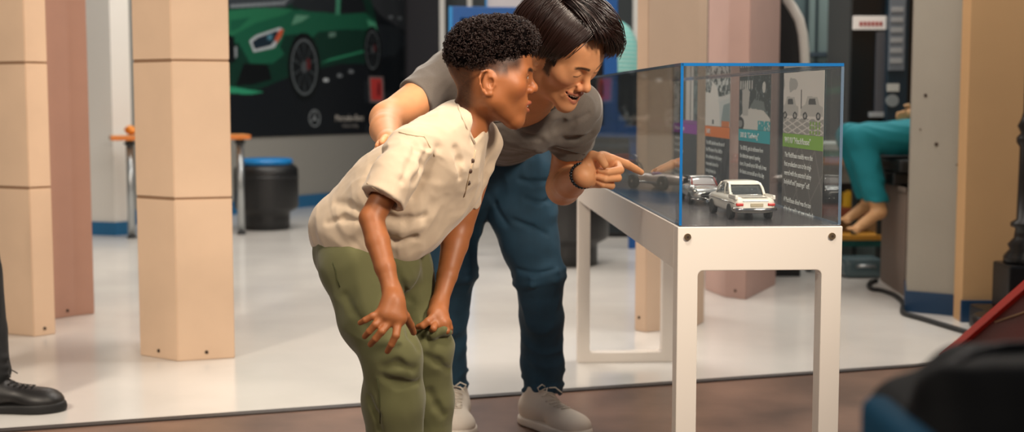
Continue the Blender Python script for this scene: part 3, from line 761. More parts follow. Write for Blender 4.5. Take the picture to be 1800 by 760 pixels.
def picture(kind, Wp, Hp, zb0):
    def fn(U, W):
        n = len(U); A = np.tile(np.array(lin('#4e5152' if kind != 'green' else '#6d6864')), (n, 1)); u = U / Wp; w = (W - zb0) / (Hp - zb0)      # w 0..1 in the picture area
        pic = W > zb0
        g = .5 + .25 * n2(U, W, 90) + .2 * n2(U, W, 240)
        if kind == 'green':
            A[pic] = lin('#efe7e0'); m = pic & (w > .62) & (n2(U, W, 30, 2) > .25) & (u < .4); put(A, m, '#b9b6b2')
            put(A, pic & (w < .26), '#a8a39e'); st = pic & (w < .26) & ((np.abs((u * 4 + w * 9) % 1 - .5) < .10) | (np.abs((u * 4 - w * 9) % 1 - .5) < .10)); put(A, st, '#e4ddd6')
            for cx, cw, y0 in ((.18, .22, .30), (.72, .26, .30)):
                body = pic & inpoly(u, w, [(cx - cw, y0), (cx + cw, y0), (cx + cw, y0 + .14), (cx + cw * .7, y0 + .17), (cx + cw * .5, y0 + .30), (cx - cw * .4, y0 + .31), (cx - cw * .6, y0 + .18), (cx - cw, y0 + .14)]); put(A, body, '#c9c4be')
                put(A, pic & inpoly(u, w, [(cx - cw * .3, y0 + .18), (cx + cw * .4, y0 + .18), (cx + cw * .3, y0 + .27), (cx - cw * .25, y0 + .27)]), '#4a4a48')
                for k in (-.6, .6):
                    put(A, pic & ellm(u, w, (cx + k * cw, y0), (.055, .06)), '#2b2b2a'); put(A, pic & ellm(u, w, (cx + k * cw, y0), (.028, .032)), '#b8b2ac')
            put(A, pic & (np.abs(u - .47) < .012) & (w > .42) & (w < .72), '#4a4a48')
            for k in range(4):
                for j in range(3): put(A, pic & (np.abs(u - .70 - k * .07) < .022) & (np.abs(w - .05 - j * .07) < .026), '#8fb54e')
            ln = (~pic) & ((np.abs((U * 9 + W * 6) % 1 - .5) < .035) | (np.abs((U * 7 - W * 10) % 1 - .5) < .03)); put(A, ln, '#858079')
        elif kind == 'turquoise':
            A[pic] = lin('#3c4645'); put(A, pic & (g > .62), '#7d8886'); put(A, pic & (np.abs(u - .3) < .03), '#6f7a79')
            put(A, pic & inpoly(u, w, [(.0, 0), (1, 0), (1, .22), (.8, .36), (.45, .42), (.15, .33), (0, .2)]), '#ece6de')
            put(A, pic & inpoly(u, w, [(.35, .40), (.85, .36), (.8, .52), (.5, .56)]), '#7b8583')
            put(A, pic & ellm(u, w, (.05, .10), (.13, .13)), '#2a2e2e'); put(A, pic & ellm(u, w, (.05, .10), (.07, .07)), '#9a9a96')
            put(A, pic & inpoly(u, w, [(.12, .25), (.3, .25), (.36, .7), (.28, .78), (.1, .74)]), '#cfcac3'); put(A, pic & ellm(u, w, (.22, .82), (.07, .06)), '#8f918d')
            for k in range(6): put(A, pic & (np.abs(u - .05 - k * .075) < .018) & (w > .76) & (w < .92), '#e2ded8')
            put(A, pic & ellm(u, w, (.8, .78), (.05, .10)), '#e6e2dc'); put(A, pic & (u > .62) & (w < .18) & (n2(U, W, 160) > -.3), '#2cb0b8')
        elif kind == 'orange':
            A[pic] = lin('#e2e5e2'); put(A, pic & (w > .62) & (g > .45), '#4f5958'); put(A, pic & inpoly(u, w, [(0, 0), (.62, 0), (.58, .45), (.5, .8), (.3, .95), (.2, .7), (.02, .72)]), '#fbf5ee')
            put(A, pic & inpoly(u, w, [(.5, .5), (1, .6), (1, .68), (.55, .6)]), '#eceae6'); put(A, pic & inpoly(u, w, [(.66, .1), (1, .1), (1, .5), (.75, .45)]), '#9fb0b0')
            put(A, pic & (u > .68) & (u < .98) & (w < .12), '#ef8a48'); put(A, pic & (np.abs(u - .33) < .03) & (w > .05) & (w < .14), '#4f5958')
            for k in range(3): put(A, pic & ellm(u, w, (.6 + k * .14, .9), (.055, .05)), '#e4e4e0')
            put(A, (~pic) & (n2(U, W, 40, 5) > .1), '#33383a')
        else:
            A[pic] = lin('#5a6362'); put(A, pic & (np.abs(u - .62) < .09), '#d9d2cc'); put(A, pic & (np.abs(u - .8) < .05), '#e4ded8'); put(A, pic & (u < .25) & (g > .4), '#c9c6c2'); put(A, pic & (u > .86) & (g > .5), '#8a9a9a')
            put(A, pic & (w < .08) & (u > .4), '#9a5aa4')
        return A
    return fn
zbar0 = 1 - (269 - 176) / F * (2.875 / 1) - .002     # underside of the coloured bar
zbar1 = zbar0 + .034
for p0, p1, kind, colr, title, lines in panels:
    va, vb = v_at(p1), v_at(p0); Wp = abs(vb - va)
    z0 = HT + .006; Hp = HB - th - .006 - z0
    org = TC(V(u1 - th - zsp, vb, z0)); ex = -ax; ey = V(0, 0, 1.); en = -wx
    o = empty('info_panel', org, 0, {'green': 'printed panel with a green title bar and two light cars, nearest the viewer', 'turquoise': 'printed panel with a turquoise title bar and a low pale car, second nearest', 'orange': 'printed panel with an orange title bar and a pale photograph behind the silver car', 'purple': 'printed panel with a purple title bar at the far left of the row'}[kind], 'panel', 'printed panels inside the right pane of the case')
    painted('printed_sheet', Wp, Hp, 90, 170, picture(kind, Wp, Hp, zbar1 - z0), (org, ex, ey, en), .0008, o, .4)
    s0 = TC(V(u1 - th - zsp, vb, zbar0)) + en * .0012
    MB().add([s0, s0 + ex * Wp, s0 + ex * Wp + ey * .034, s0 + ey * .034] + [q - en * .0003 for q in (s0, s0 + ex * Wp, s0 + ex * Wp + ey * .034, s0 + ey * .034)], [(0, 1, 2, 3), (7, 6, 5, 4), (0, 4, 5, 1), (1, 5, 6, 2), (2, 6, 7, 3), (3, 7, 4, 0)]).build('title_bar', M(kind + ' bar', colr, rough=.45), o, True)
    k_ = Wp / .16
    text(title, .022, (s0 + ex * Wp * .06 + ey * .010 + en * .0004, ex, ey, en), o, m_ltrw, 'title_lettering', .72 * Wp / .19)
    for i, l in enumerate(lines):
        if not l: continue
        text(l, .0185, (s0 + ex * Wp * .06 - ey * (.026 + .0228 * i) + en * .0002, ex, ey, en), o, m_ltr if kind != 'green' else m_ltrw, 'body_lettering', .90 * Wp * 0.95 / (.0165 * .50 * 36) if len(l) > 20 else .9 * Wp / (.0165 * .5 * 36))
# ------------------------------------------------------------------ model cars on the table
m_tire = M('model tyre', '#161616', rough=.6); m_chr = M('model chrome', '#d9d6d2', rough=.12, metal=1.0)
m_cream = M('cream model paint', '#f6efe4', rough=.2, coat=.5); m_silver = M('silver model paint', '#b9b7b5', rough=.22, metal=.6, coat=.5)
m_red = M('red lamp lens', '#c8281c', rough=.2); m_glassd = clear_mat('model window', tint=(.35, .38, .4), boost=2.0, haze=.08)
m_int = M('model interior', '#2b2624', rough=.6); m_redint = M('red model interior', '#8f2a22', rough=.5)
def on_top(px, Z): q = at(px, 300, Z); return V(q[0], q[1], HT + .001)
def loft(secs, m, name, par, n=28, closed=True, T=None):
    """secs: (x, halfwidth, zbottom, ztop, squareness) superellipse cross sections along x"""
    mb = MB(); vs = []; fs = []
    for x, hw, z0, z1, e in secs:
        c = (z0 + z1) / 2; h = (z1 - z0) / 2
        for k in range(n):
            a = 2 * math.pi * k / n; ca, sa = math.cos(a), math.sin(a)
            vs.append(V(x, hw * abs(ca) ** (2 / e) * (1 if ca >= 0 else -1), c + h * abs(sa) ** (2 / e) * (1 if sa >= 0 else -1)))
    for i in range(len(secs) - 1):
        for k in range(n): fs.append((i * n + k, i * n + (k + 1) % n, (i + 1) * n + (k + 1) % n, (i + 1) * n + k))
    mb.add(vs, fs, True)
    mb.f += [tuple(range(n))[::-1], tuple(range((len(secs) - 1) * n, len(secs) * n))]; mb.sm += [False, False]; mb.mi += [0, 0]
    return mb.build(name, m, par)
def wheel(x, y, r, w, par, spokes=0, hub=None):
    o = MB().lathe([(r * .62, -w / 2), (r * .94, -w / 2), (r, -w * .3), (r, w * .3), (r * .94, w / 2), (r * .62, w / 2)], 28, lambda v: v + V(x, y, r), axis='y').build('wheel', m_tire, par)
    s = 1 if y > 0 else -1
    MB().lathe([(.0005, s * w * .52), (r * .2, s * w * .5), (r * .3, s * w * .38), (r * .6, s * w * .42), (r * .66, s * w * .5), (r * .66, -s * w * .45), (.0005, -s * w * .45)], 24, lambda v: v + V(x, y, r), axis='y').build('hubcap', hub or m_chr, o)
    return o
# cream saloon seen from behind; x forward, real model scale 1:18
def saloon():
    q = at(1316, 380, 3.06); o = empty('model_saloon_car', (q[0], q[1] + .01, HT + .001), 0, 'cream vintage saloon model car with tail fins and red rear lamps, seen from behind', 'model car')
    L2 = .135; hw = .048
    zs = .018
    body = [(-.136, .036, .022, .046, 4), (-.132, .045, .018, .052, 5), (-.11, .048, .015, .054, 5), (-.05, .0485, .014, .0555, 5), (.03, .0485, .014, .0555, 5), (.10, .047, .015, .0535, 5), (.128, .044, .018, .050, 4.5), (.135, .038, .022, .045, 4)]
    loft(body, m_cream, 'body', o)
    loft([(-.062, .036, .050, .054, 4), (-.055, .040, .050, .064, 4), (-.035, .038, .050, .080, 4), (-.02, .037, .050, .0835, 4), (.02, .037, .050, .0835, 4), (.035, .038, .050, .078, 4), (.062, .042, .050, .056, 4)], m_glassd, 'windows', o)
    loft([(-.044, .0365, .0775, .079, 3), (-.036, .0385, .0765, .0840, 3.5), (-.02, .0385, .078, .0860, 3.5), (.015, .0385, .078, .0862, 3.5), (.03, .0375, .077, .0835, 3.5), (.036, .035, .0765, .079, 3)], m_cream, 'roof', o)
    for s in (-1, 1):
        for x0, z0, x1, z1, r in ((-.066, .054, -.040, .0795, .0032), (-.012, .054, -.010, .080, .0018), (.066, .054, .034, .079, .0022)):
            MB().tube([V(x0, s * .0405, z0), V((x0 + x1) / 2, s * .0395, (z0 + z1) / 2 + .002), V(x1, s * .0365, z1)], r, 8).build('pillar', m_cream, o)
        MB().box((-.134, s * .044 - .0035, .048), (-.07, s * .044 + .0035, .0585), .0025).build('tail_fin', m_cream, o)
        MB().box((-.1385, s * .037 - .0085, .034), (-.130, s * .037 + .0085, .0405), .002).build('tail_lamp', m_red, o)
        MB().tube([V(-.13, s * .0488, .040), V(0, s * .0492, .041), V(.128, s * .0455, .040)], .0009, 6).build('side_trim', m_chr, o)
        MB().tube([V(.134, s * .034, .038), V(.140, s * .034, .038)], .0075, 16).build('head_lamp', m_chr, o)
        for x in (-.084, .082):
            MB().lathe([(.0168, -.004), (.0185, -.004), (.0185, .004), (.0168, .004)], 28, lambda v, x=x, s=s: v + V(x, s * .0465, .0175), axis='y').build('arch_shade_ring', M('model arch shadow gap', '#2a2826', rough=.7), o)  # dark ring paints the shade of the gap between wheel and body
            wheel(x, s * .0435, .0172, .012, o)
    MB().tube([V(-.122, -.050, .027), V(-.137, -.047, .026), V(-.1425, -.03, .026), V(-.1435, 0, .026), V(-.1425, .03, .026), V(-.137, .047, .026), V(-.122, .050, .027)], .0042, 10).build('rear_bumper', m_chr, o)
    MB().tube([V(.122, -.050, .026), V(.139, -.044, .026), V(.144, 0, .026), V(.139, .044, .026), V(.122, .050, .026)], .0038, 10).build('front_bumper', m_chr, o)
    MB().box((-.1375, -.018, .032), (-.1345, .012, .040), .001).build('number_plate', M('model plate', '#b8a88e', rough=.5), o)
    MB().box((-.135, -.03, .0535), (-.075, .03, .0548), .001).build('boot_lid', m_cream, o)
    MB().box((-.055, -.034, .05), (.04, .034, .057), .002).build('seats', m_int, o)
    MB().box((-.1372, -.030, .0445), (-.1345, .030, .0458), .0005).build('boot_trim', m_chr, o)
    o.rotation_euler[2] = math.atan2(ax[1], ax[0]) + math.radians(2); o.location[2] += 0
    return o
car = saloon()
fw = V(math.cos(car.rotation_euler[2]), math.sin(car.rotation_euler[2]), 0)
rr_ = at(1330, 370, 2.985); car.location = (rr_[0] + fw[0] * .145, rr_[1] + fw[1] * .145, HT + .001)
def gullwing():
    q = on_top(1233, 3.56); o = empty('model_sports_car', q, 0, 'silver vintage sports coupe model facing the viewer, behind the cream saloon model', 'model car')
    loft([(.122, .026, .018, .030, 3), (.118, .036, .014, .037, 3), (.10, .044, .012, .043, 3), (.07, .0475, .011, .048, 3), (.0, .0475, .011, .051, 3), (-.06, .0475, .011, .049, 3), (-.10, .042, .013, .042, 3), (-.122, .028, .018, .034, 3)], m_silver, 'body', o)
    loft([(.045, .036, .044, .048, 3), (.018, .034, .044, .066, 3), (0, .032, .044, .070, 3), (-.03, .031, .044, .069, 3), (-.075, .024, .040, .048, 3)], M('pale model window', '#cfc9cb', rough=.08, coat=.6), 'windows', o)
    loft([(.016, .030, .0655, .0675, 3), (.006, .032, .065, .0722, 3), (-.02, .032, .0655, .0724, 3), (-.04, .029, .062, .0685, 3), (-.076, .022, .044, .048, 3)], m_silver, 'roof', o)
    MB().box((.044, -.030, .046), (.02, .030, .050), .001).build('dashboard', m_redint, o)
    for s in (-1, 1):
        MB().tube([V(.050, s * .034, .048), V(.019, s * .0305, .067)], .0022, 8).build('pillar', m_redint, o)
        MB().ball(V(.108, s * .037, .036), (.009, .0075, .0075), 14).build('head_lamp', m_chr, o)
        MB().ball(V(.085, s * .040, .043), (.028, .010, .010), 14).build('wing_bulge', m_silver, o)
        MB().tube([V(.119, s * .012, .0155), V(.126, s * .03, .0155), V(.112, s * .047, .016)], .0026, 8).build('bumper', m_chr, o)
        MB().box((.122, s * .026 - .002, .013), (.1275, s * .026 + .002, .023), .001).build('overrider', m_chr, o)
        for x in (.072, -.066): wheel(x, s * .0415, .0168, .012, o)
    MB().lathe([(.0005, 0), (.9, 0), (1.0, .002), (1.0, .004), (.85, .0045), (.0005, .0045)], 32, lambda v: V(.1185 + v[0], v[1] * .024, .026 + v[2] * .0085), axis='x').build('grille', M('model grille black', '#141414', rough=.3), o)
    MB().tube([V(.1235, .024 * math.cos(t), .026 + .0085 * math.sin(t)) for t in np.linspace(0, 2 * math.pi, 28)[:-1]], .0012, 6, closed=True).build('grille_ring', m_chr, o)
    MB().box((.123, -.022, .0253), (.1245, .022, .0268), .0003).build('grille_bar', m_chr, o)
    MB().tube([V(.1225, 0, .026), V(.1255, 0, .026)], .0045, 16).build('round_badge', m_chr, o)
    o.rotation_euler[2] = math.atan2(-ax[1], -ax[0]) - math.radians(1)
    return o
gullwing()
def racer():
    q = on_top(1158, 4.07); o = empty('model_racing_car', q, 0, 'silver open wheeled racing model car with black tyres, under the pointing finger', 'model car')
    loft([(.125, .008, .028, .036, 2), (.12, .016, .022, .042, 2.2), (.09, .021, .016, .047, 2.4), (.03, .024, .014, .050, 2.4), (-.01, .025, .014, .046, 2.4), (-.04, .024, .014, .050, 2.4), (-.09, .016, .018, .044, 2.2), (-.13, .003, .028, .034, 2)], M('brownish silver model paint', '#c9b5ab', rough=.25, metal=.3, coat=.5), 'body', o)
    MB().ball(V(-.012, 0, .048), (.018, .016, .006), 16).build('cockpit', M('model blue seat', '#2f5f9a', rough=.5), o)
    MB().tube([V(.004, .015 * math.cos(t), .05 + .013 * math.sin(t)) for t in np.linspace(0, math.pi, 10)], .0008, 6).build('windscreen', m_chr, o)
    MB().tube([V(-.02, 0, .055), V(-.014, 0, .059)], .007, 14).build('steering_wheel', m_int, o)
    MB().tube([V(.121, 0, .032), V(.127, 0, .032)], .009, 16).build('nose_intake', m_int, o)
    for x in (.075, -.065):
        MB().tube([V(x, -.052, .021), V(x, .052, .021)], .0018, 8).build('axle', m_chr, o)
        for s in (-1, 1): wheel(x, s * .048, .023, .013, o)
    for s in (-1, 1): MB().tube([V(.04, s * .026, .022), V(-.1, s * .026, .022), V(-.125, s * .026, .024)], .0025, 8).build('exhaust_pipe', m_chr, o)
    o.rotation_euler[2] = math.radians(-56)
    return o
racer()
def veteran():
    q = on_top(1106, 4.72); o = empty('model_veteran_carriage', q, 0, 'tiny three wheeled veteran motor carriage model with spoked wheels and red seat', 'model car')
    def spoked(x, y, r):
        w = MB().tube([V(x + r * math.cos(t), y, r + r * math.sin(t)) for t in np.linspace(0, 2 * math.pi, 33)[:-1]], .0022, 8, closed=True, up=(0, 1, 0)).build('wheel', m_tire, o)
        sp_ = MB()
        for k in range(12):
            a = math.pi * k / 6; sp_.tube([V(x, y, r), V(x + r * math.cos(a), y, r + r * math.sin(a))], .0007, 5)
        sp_.tube([V(x, y - .004, r), V(x, y + .004, r)], .004, 10); sp_.build('spokes', m_int, w)
    spoked(-.05, -.04, .038); spoked(-.05, .04, .038); spoked(.055, 0, .027)
    MB().box((-.08, -.028, .030), (.02, .028, .036), .002).build('chassis', m_int, o)
    MB().box((-.045, -.030, .048), (-.005, .030, .060), .004).build('seat', m_redint, o)
    MB().box((-.050, -.030, .058), (-.043, .030, .082), .003).build('backrest', m_redint, o)
    MB().box((-.085, -.02, .036), (-.05, .02, .052), .003).build('engine', m_chr, o)
    MB().tube([V(.055, 0, .054), V(.05, 0, .075), V(.03, 0, .082)], .0015, 6).build('tiller', m_chr, o)
    MB().box((.015, -.025, .030), (.02, .025, .050), .001).build('dash_board', m_int, o)
    for s in (-1, 1): MB().tube([V(.015, s * .022, .033), V(.055, s * .004, .029)], .0018, 6).build('fork', m_int, o)
    o.rotation_euler[2] = math.radians(-60)
veteran()

# ------------------------------------------------------------------ the car poster
def poster_xy(px, py):
    o = wB + wn * .012; r = ray(px, py)
    A = np.array([[r[0], -wd[0]], [r[1], -wd[1]]]); t = np.linalg.solve(A, o[:2]); return V(t[1], 1 + r[2] * t[0])
pl0, pr0 = poster_xy(330, 200)[0], poster_xy(715, 200)[0]
zb_ = poster_xy(520, 239)[1]; zt_ = 2.35
def pv(pts): return [tuple(poster_xy(*p)) for p in pts]
def poster_fn(U, W):
    U = U + pl0; W = W + zb_; n = len(U)
    A = np.tile(np.array(lin('#14181d')), (n, 1))
    hi = W > poster_xy(550, 60)[1]
    g = n2(U, W, 3, 1)
    m = (n2(U * .4, W, 9, 4) > .1) & (U > poster_xy(640, 100)[0]); put(A, m, '#22272c')
    m = inpoly(U, W, pv([(620, -30), (720, -30), (720, 60), (672, 30)])); put(A, m, '#34373b')
    G, D, Lt, B = '#1a5a42', '#0f3328', '#468a6e', '#0c1012'
    put(A, inpoly(U, W, pv([(330, 10), (405, 12), (480, 3), (520, -20), (640, -40), (655, 8), (662, 40), (664, 60), (668, 100), (640, 112), (600, 112), (520, 130), (430, 168), (405, 160), (330, 150)])), D)
    put(A, inpoly(U, W, pv([(330, 20), (405, 22), (470, 16), (530, 18), (590, 24), (640, 22), (660, 36), (664, 60), (655, 52), (600, 52), (560, 56), (545, 70), (520, 60), (500, 62), (480, 110), (440, 112), (420, 76), (330, 70)])), G)
    put(A, inpoly(U, W, pv([(405, 18), (470, 12), (515, 16), (500, 26), (450, 40), (408, 62), (330, 60), (330, 18)])), '#27704f')
    put(A, inpoly(U, W, pv([(405, 36), (440, 30), (420, 50), (405, 56)])), G)
    put(A, inpoly(U, W, pv([(520, 26), (545, 28), (530, 38), (512, 44)])), '#5a8f76')
    put(A, inpoly(U, W, pv([(470, 95), (490, 80), (500, 95), (480, 112), (446, 112)])), G)
    put(A, inpoly(U, W, pv([(330, -40), (520, -40), (520, 0), (500, 14), (405, 14), (330, 15)])), '#3a4046')
    put(A, inpoly(U, W, pv([(405, 14), (500, 8), (520, -20), (500, 2), (405, 8)])), '#7d858a')
    put(A, inpoly(U, W, pv([(512, 10), (535, -40), (590, -40), (590, 22), (540, 20)])), '#23282c')
    put(A, inpoly(U, W, pv([(592, -40), (600, -40), (597, 26), (590, 26)])), Lt)
    put(A, inpoly(U, W, pv([(602, -40), (625, -40), (645, 22), (600, 25)])), '#181c20')
    put(A, inpoly(U, W, pv([(405, 62), (412, 66), (414, 108), (405, 112), (380, 112), (380, 60)])), B)
    put(A, inpoly(U, W, pv([(428, 112), (470, 112), (478, 140), (440, 150), (415, 150)])), B)
    put(A, inpoly(U, W, pv([(405, 152), (440, 158), (465, 162), (440, 166), (405, 164), (330, 160), (330, 150)])), '#2f8f6a')
    put(A, inpoly(U, W, pv([(412, 82), (416, 82), (417, 100), (413, 102)])), '#8b9296')
    # headlamp
    put(A, inpoly(U, W, pv([(438, 72), (450, 62), (492, 48), (499, 52), (494, 66), (482, 84), (446, 92)])), '#b4bbc0')
    put(A, inpoly(U, W, pv([(443, 74), (453, 66), (486, 54), (490, 57), (486, 68), (476, 80), (448, 87)])), '#1b2a36')
    put(A, inpoly(U, W, pv([(492, 52), (499, 52), (494, 66), (486, 76), (483, 68)])), '#c2573a')
    put(A, inpoly(U, W, pv([(470, 62), (479, 60), (478, 70), (470, 70)])), '#4c7f92')
    # side vents and sill
    put(A, inpoly(U, W, pv([(578, 58), (590, 56), (590, 64), (578, 66)])), '#5f7f72')
    put(A, inpoly(U, W, pv([(562, 112), (640, 92), (640, 88), (580, 103)])), '#2f8460')
    put(A, inpoly(U, W, pv([(645, 34), (660, 40), (664, 56), (650, 50)])), '#4c9c78')
    # wheels
    def whl(cx, cy, rx, ry):
        c = poster_xy(cx, cy); a = abs(poster_xy(cx + rx, cy)[0] - c[0]); b_ = abs(poster_xy(cx, cy + ry)[1] - c[1])
        put(A, ellm(U, W, c, (a * 1.18, b_ * 1.16)), B); put(A, ellm(U, W, c, (a * .95, b_ * .95)), '#596063'); put(A, ellm(U, W, c, (a * .84, b_ * .87)), '#14181b')
        ang = np.arctan2((W - c[1]) / b_, (U - c[0]) / a); put(A, ellm(U, W, c, (a * .8, b_ * .83)) & (np.abs(((ang / math.pi * 5) % 1) - .5) < .09), '#3a4043')
        put(A, ellm(U, W, c, (a * .22, b_ * .2)), '#4a4f52'); put(A, ellm(U, W, (c[0] + a * .3, c[1] + b_ * .1), (a * .15, b_ * .2)), '#5a1f22')
    whl(535, 118, 24, 52); whl(655, 88, 13, 36)
    for px, py, s in ((573, 141, 5), (597, 133, 5), (617, 126, 5), (687, 30, 4), (703, 32, 4)):
        c = poster_xy(px, py); a = abs(poster_xy(px + s, py)[0] - c[0]); put(A, ellm(U, W, c, (a, .018)), '#b9bfc2' if px < 590 else '#70767a')
    # red upright sign with a pale halo
    put(A, inpoly(U, W, pv([(648, 134), (674, 135), (676, 182), (650, 180)])), '#7c6f6e'); put(A, inpoly(U, W, pv([(651, 138), (671, 139), (672, 177), (653, 176)])), '#c63f3c')
    put(A, inpoly(U, W, pv([(664, 145), (668, 145), (668, 168), (663, 168)])), '#6d2228')
    return A
ps = empty('car_poster', wB + wn * .012 + V(0, 0, zb_), 0, 'large dark wall poster of a green sports car with a star emblem', 'poster')
org = wB + wn * .004 + wd * pl0; org = V(org[0], org[1], zb_)
painted('printed_sheet', pr0 - pl0, zt_ - zb_, 520, 250, poster_fn, (org, wd, V(0, 0, 1.), wn), .008, ps, .35)
sc0 = poster_xy(553, 208); rS = .074
cS = V(wB[0], wB[1], 0) + wd * sc0[0] + wn * .0135 + V(0, 0, sc0[1])
m_star = M('silver print', '#7c8285', rough=.4)
eb = MB().tube([cS + (wd * math.cos(t) + V(0, 0, 1) * math.sin(t)) * rS for t in np.linspace(0, 2 * math.pi, 49)[:-1]], .007, 8, closed=True, flat=.3, up=wn)
for k in range(3):
    a = math.pi / 2 + k * 2 * math.pi / 3; d_ = wd * math.cos(a) + V(0, 0, 1) * math.sin(a); s_ = wd * -math.sin(a) + V(0, 0, 1) * math.cos(a)
    p = [cS + d_ * rS, cS + s_ * .014 + d_ * .006, cS - s_ * .014 + d_ * .006]
    eb.add([p[0], p[1], p[2], cS + wn * .003, cS - wn * .002], [(0, 1, 3), (0, 3, 2), (0, 4, 1), (0, 2, 4), (1, 4, 3), (2, 3, 4)])
eb.build('star_emblem', m_star, ps, True)
t0 = poster_xy(589, 213); o_ = V(wB[0], wB[1], 0) + wd * t0[0] + wn * .013 + V(0, 0, t0[1] )
wid = poster_xy(642, 213)[0] - t0[0]
text('Mercedes-Benz', .088, (o_, wd, V(0, 0, 1.), wn), ps, M('warm white print', '#b9b3aa', rough=.5), 'name_lettering', wid / (.088 * 6.6), .001)
text('The best or nothing.', .05, (o_ + wd * wid * .22 - V(0, 0, .062), wd, V(0, 0, 1.), wn), ps, M('dim print', '#7c7875', rough=.5), 'small_lettering', wid * .56 / (.05 * 8.6), .001)

# ------------------------------------------------------------------ right foreground
m_iron = M('black cast iron', '#101011', rough=.35, metal=.3)
q = floor_at(1802, 584)
la = empty('lamp_post', (q[0], q[1] - .0, 0), 0, 'black cast iron ornate post at the right edge of the picture', 'post')
MB().box((-.19, -.16, 0), (.19, .16, .10), .01).build('base_block', m_iron, la)
MB().lathe([(.13, 0.0), (.135, .01), (.135, .09), (.125, .10)], 28, lambda v: v + V(-.15, -.17, 0)).build('round_step', m_iron, la)
MB().box((-.115, -.10, .10), (.115, .10, .30), .012).build('plinth_block', m_iron, la)
MB().lathe([(.10, .30), (.10, .33), (.075, .36), (.085, .38), (.06, .41), (.055, .45), (.075, .46), (.075, .475), (.052, .49), (.048, .80), (.062, .82), (.062, .84), (.046, .86), (.060, .89), (.046, .92), (.038, .95), (.036, 2.2), (.055, 2.22), (.055, 2.26), (.03, 2.3)], 28).build('shaft', m_iron, la)
MB().lathe([(.0, 2.3), (.09, 2.32), (.12, 2.45), (.10, 2.6), (.03, 2.66), (0, 2.7)], 24).build('lantern', M('lantern glass', '#d8cfb8', rough=.3), la)
# red edged black ramp
def RP(px, py, Y): return at(px, py, Y)
rp = empty('ramp', floor_at(1655, 638), 0, 'black ramp with a bright red side rail rising to the right, behind the blurred bag', 'ramp')
A0 = floor_at(1648, 640); A1 = RP(1812, 497, 4.35)
dd = A1 - A0; nw = nrm(np.cross(dd, V(0, 0, 1))) ; nw = nw if nw[0] > 0 else -nw; up = nrm(np.cross(nw, dd)); up = up if up[2] > 0 else -up
d1 = nrm(dd); LR = np.linalg.norm(dd) + .5
TR = lambda v: A0 + d1 * v[0] + nw * v[1] + up * v[2]
m_rail = M('bright red enamel', '#c42a1e', rough=.35)
side = lambda a0, a1, b0, b1: [V(A0[0], A0[1], 0)]
# side sheet hangs from the rail to the floor
B1 = A0 + d1 * LR
mm = MB(); 
pts = [A0 + d1 * .06, B1, V(B1[0], B1[1], 0.0), V((A0 + d1 * .06)[0], (A0 + d1 * .06)[1], 0.0)]
mm.add([p + nw * .015 for p in pts] + [p + nw * .035 for p in pts], [(0, 1, 2, 3), (7, 6, 5, 4), (0, 4, 5, 1), (1, 5, 6, 2), (2, 6, 7, 3), (3, 7, 4, 0)]).build('side_panel', M('dark red panel', '#5a1510', rough=.5), rp, True)
MB().box((.04, -.008, -.008), (LR, .03, .020), .003, TR).build('red_rail', m_rail, rp, True)
MB().box((-.02, -.004, -.004), (.12, .012, .004), .001, TR).build('metal_tip', M('rosy metal', '#b98a78', rough=.3, metal=.7), rp, True)
MB().box((.05, .03, -.02), (LR, .55, .004), .002, TR).build('deck', M('black deck', '#0d0b0a', rough=.6), rp, True)
e2 = [A0 + d1 * .42 - up * .02 + nw * .0, B1 - up * .22]
MB().tube([p - nw * .004 + nw * .012 for p in e2], .004, 8).build('tan_edging', M('tan edging', '#8a6a48', rough=.5), rp, True)
# blurred bag close to the camera
bgY = 1.05
bgc = at(1742, 738, bgY)
bag = empty('equipment_bag', (bgc[0], bgc[1], bgc[2] - .16), 0, 'out of focus black bag with a blue end close to the camera, bottom right corner', 'bag')
b = SDF()
b.box(bgc + V(.025, .02, -.085), (.105, .10, .105), None, .04, .01)
b.box(at(1800, 662, bgY + .02) + V(.0, 0, -.01), (.066, .07, .030), None, .03, .03)
b.ball(at(1660, 690, bgY - .02), .022, .03)
bag_me = b.mesh('bag_body', .004, bgc - V(.16, .16, .22), bgc + V(.2, .2, .16))
link('bag_body', bag_me, M('black nylon', '#050506', rough=.8, spec=.2), bag, True)
b2 = SDF(); b2.box(bgc + V(-.080, -.02, -.082), (.014, .075, .092), None, .012, .01)
link('blue_end', b2.mesh('blue_end', .004, bgc - V(.16, .16, .22), bgc + V(.0, .2, .1)), M('blue nylon', '#083f5a', rough=.85, spec=.15), bag, True)
MB().tube([at(1630, 690, bgY), at(1660, 650, bgY), at(1710, 622, bgY + .02), at(1765, 610, bgY + .03), at(1825, 608, bgY + .04)], .009, 10, flat=.5).build('carry_strap', M('black webbing', '#141316', rough=.7), bag, True)
# something must hold it up: low stand under the bag
stq = bag.location
st_ = empty('camera_cart', (stq[0] + .03, stq[1] + .05, 0), 0, 'low dark cart under the blurred black bag', 'cart')
topc = bgc[2] - .192
MB().box((-.11, -.11, topc - .02), (.12, .12, topc), .004).build('tray', m_dark, st_)
for sx in (-.09, .10):
    for sy in (-.09, .10): MB().tube([V(sx, sy, 0), V(sx, sy, topc - .02)], .01, 10).build('leg', m_dark, st_)
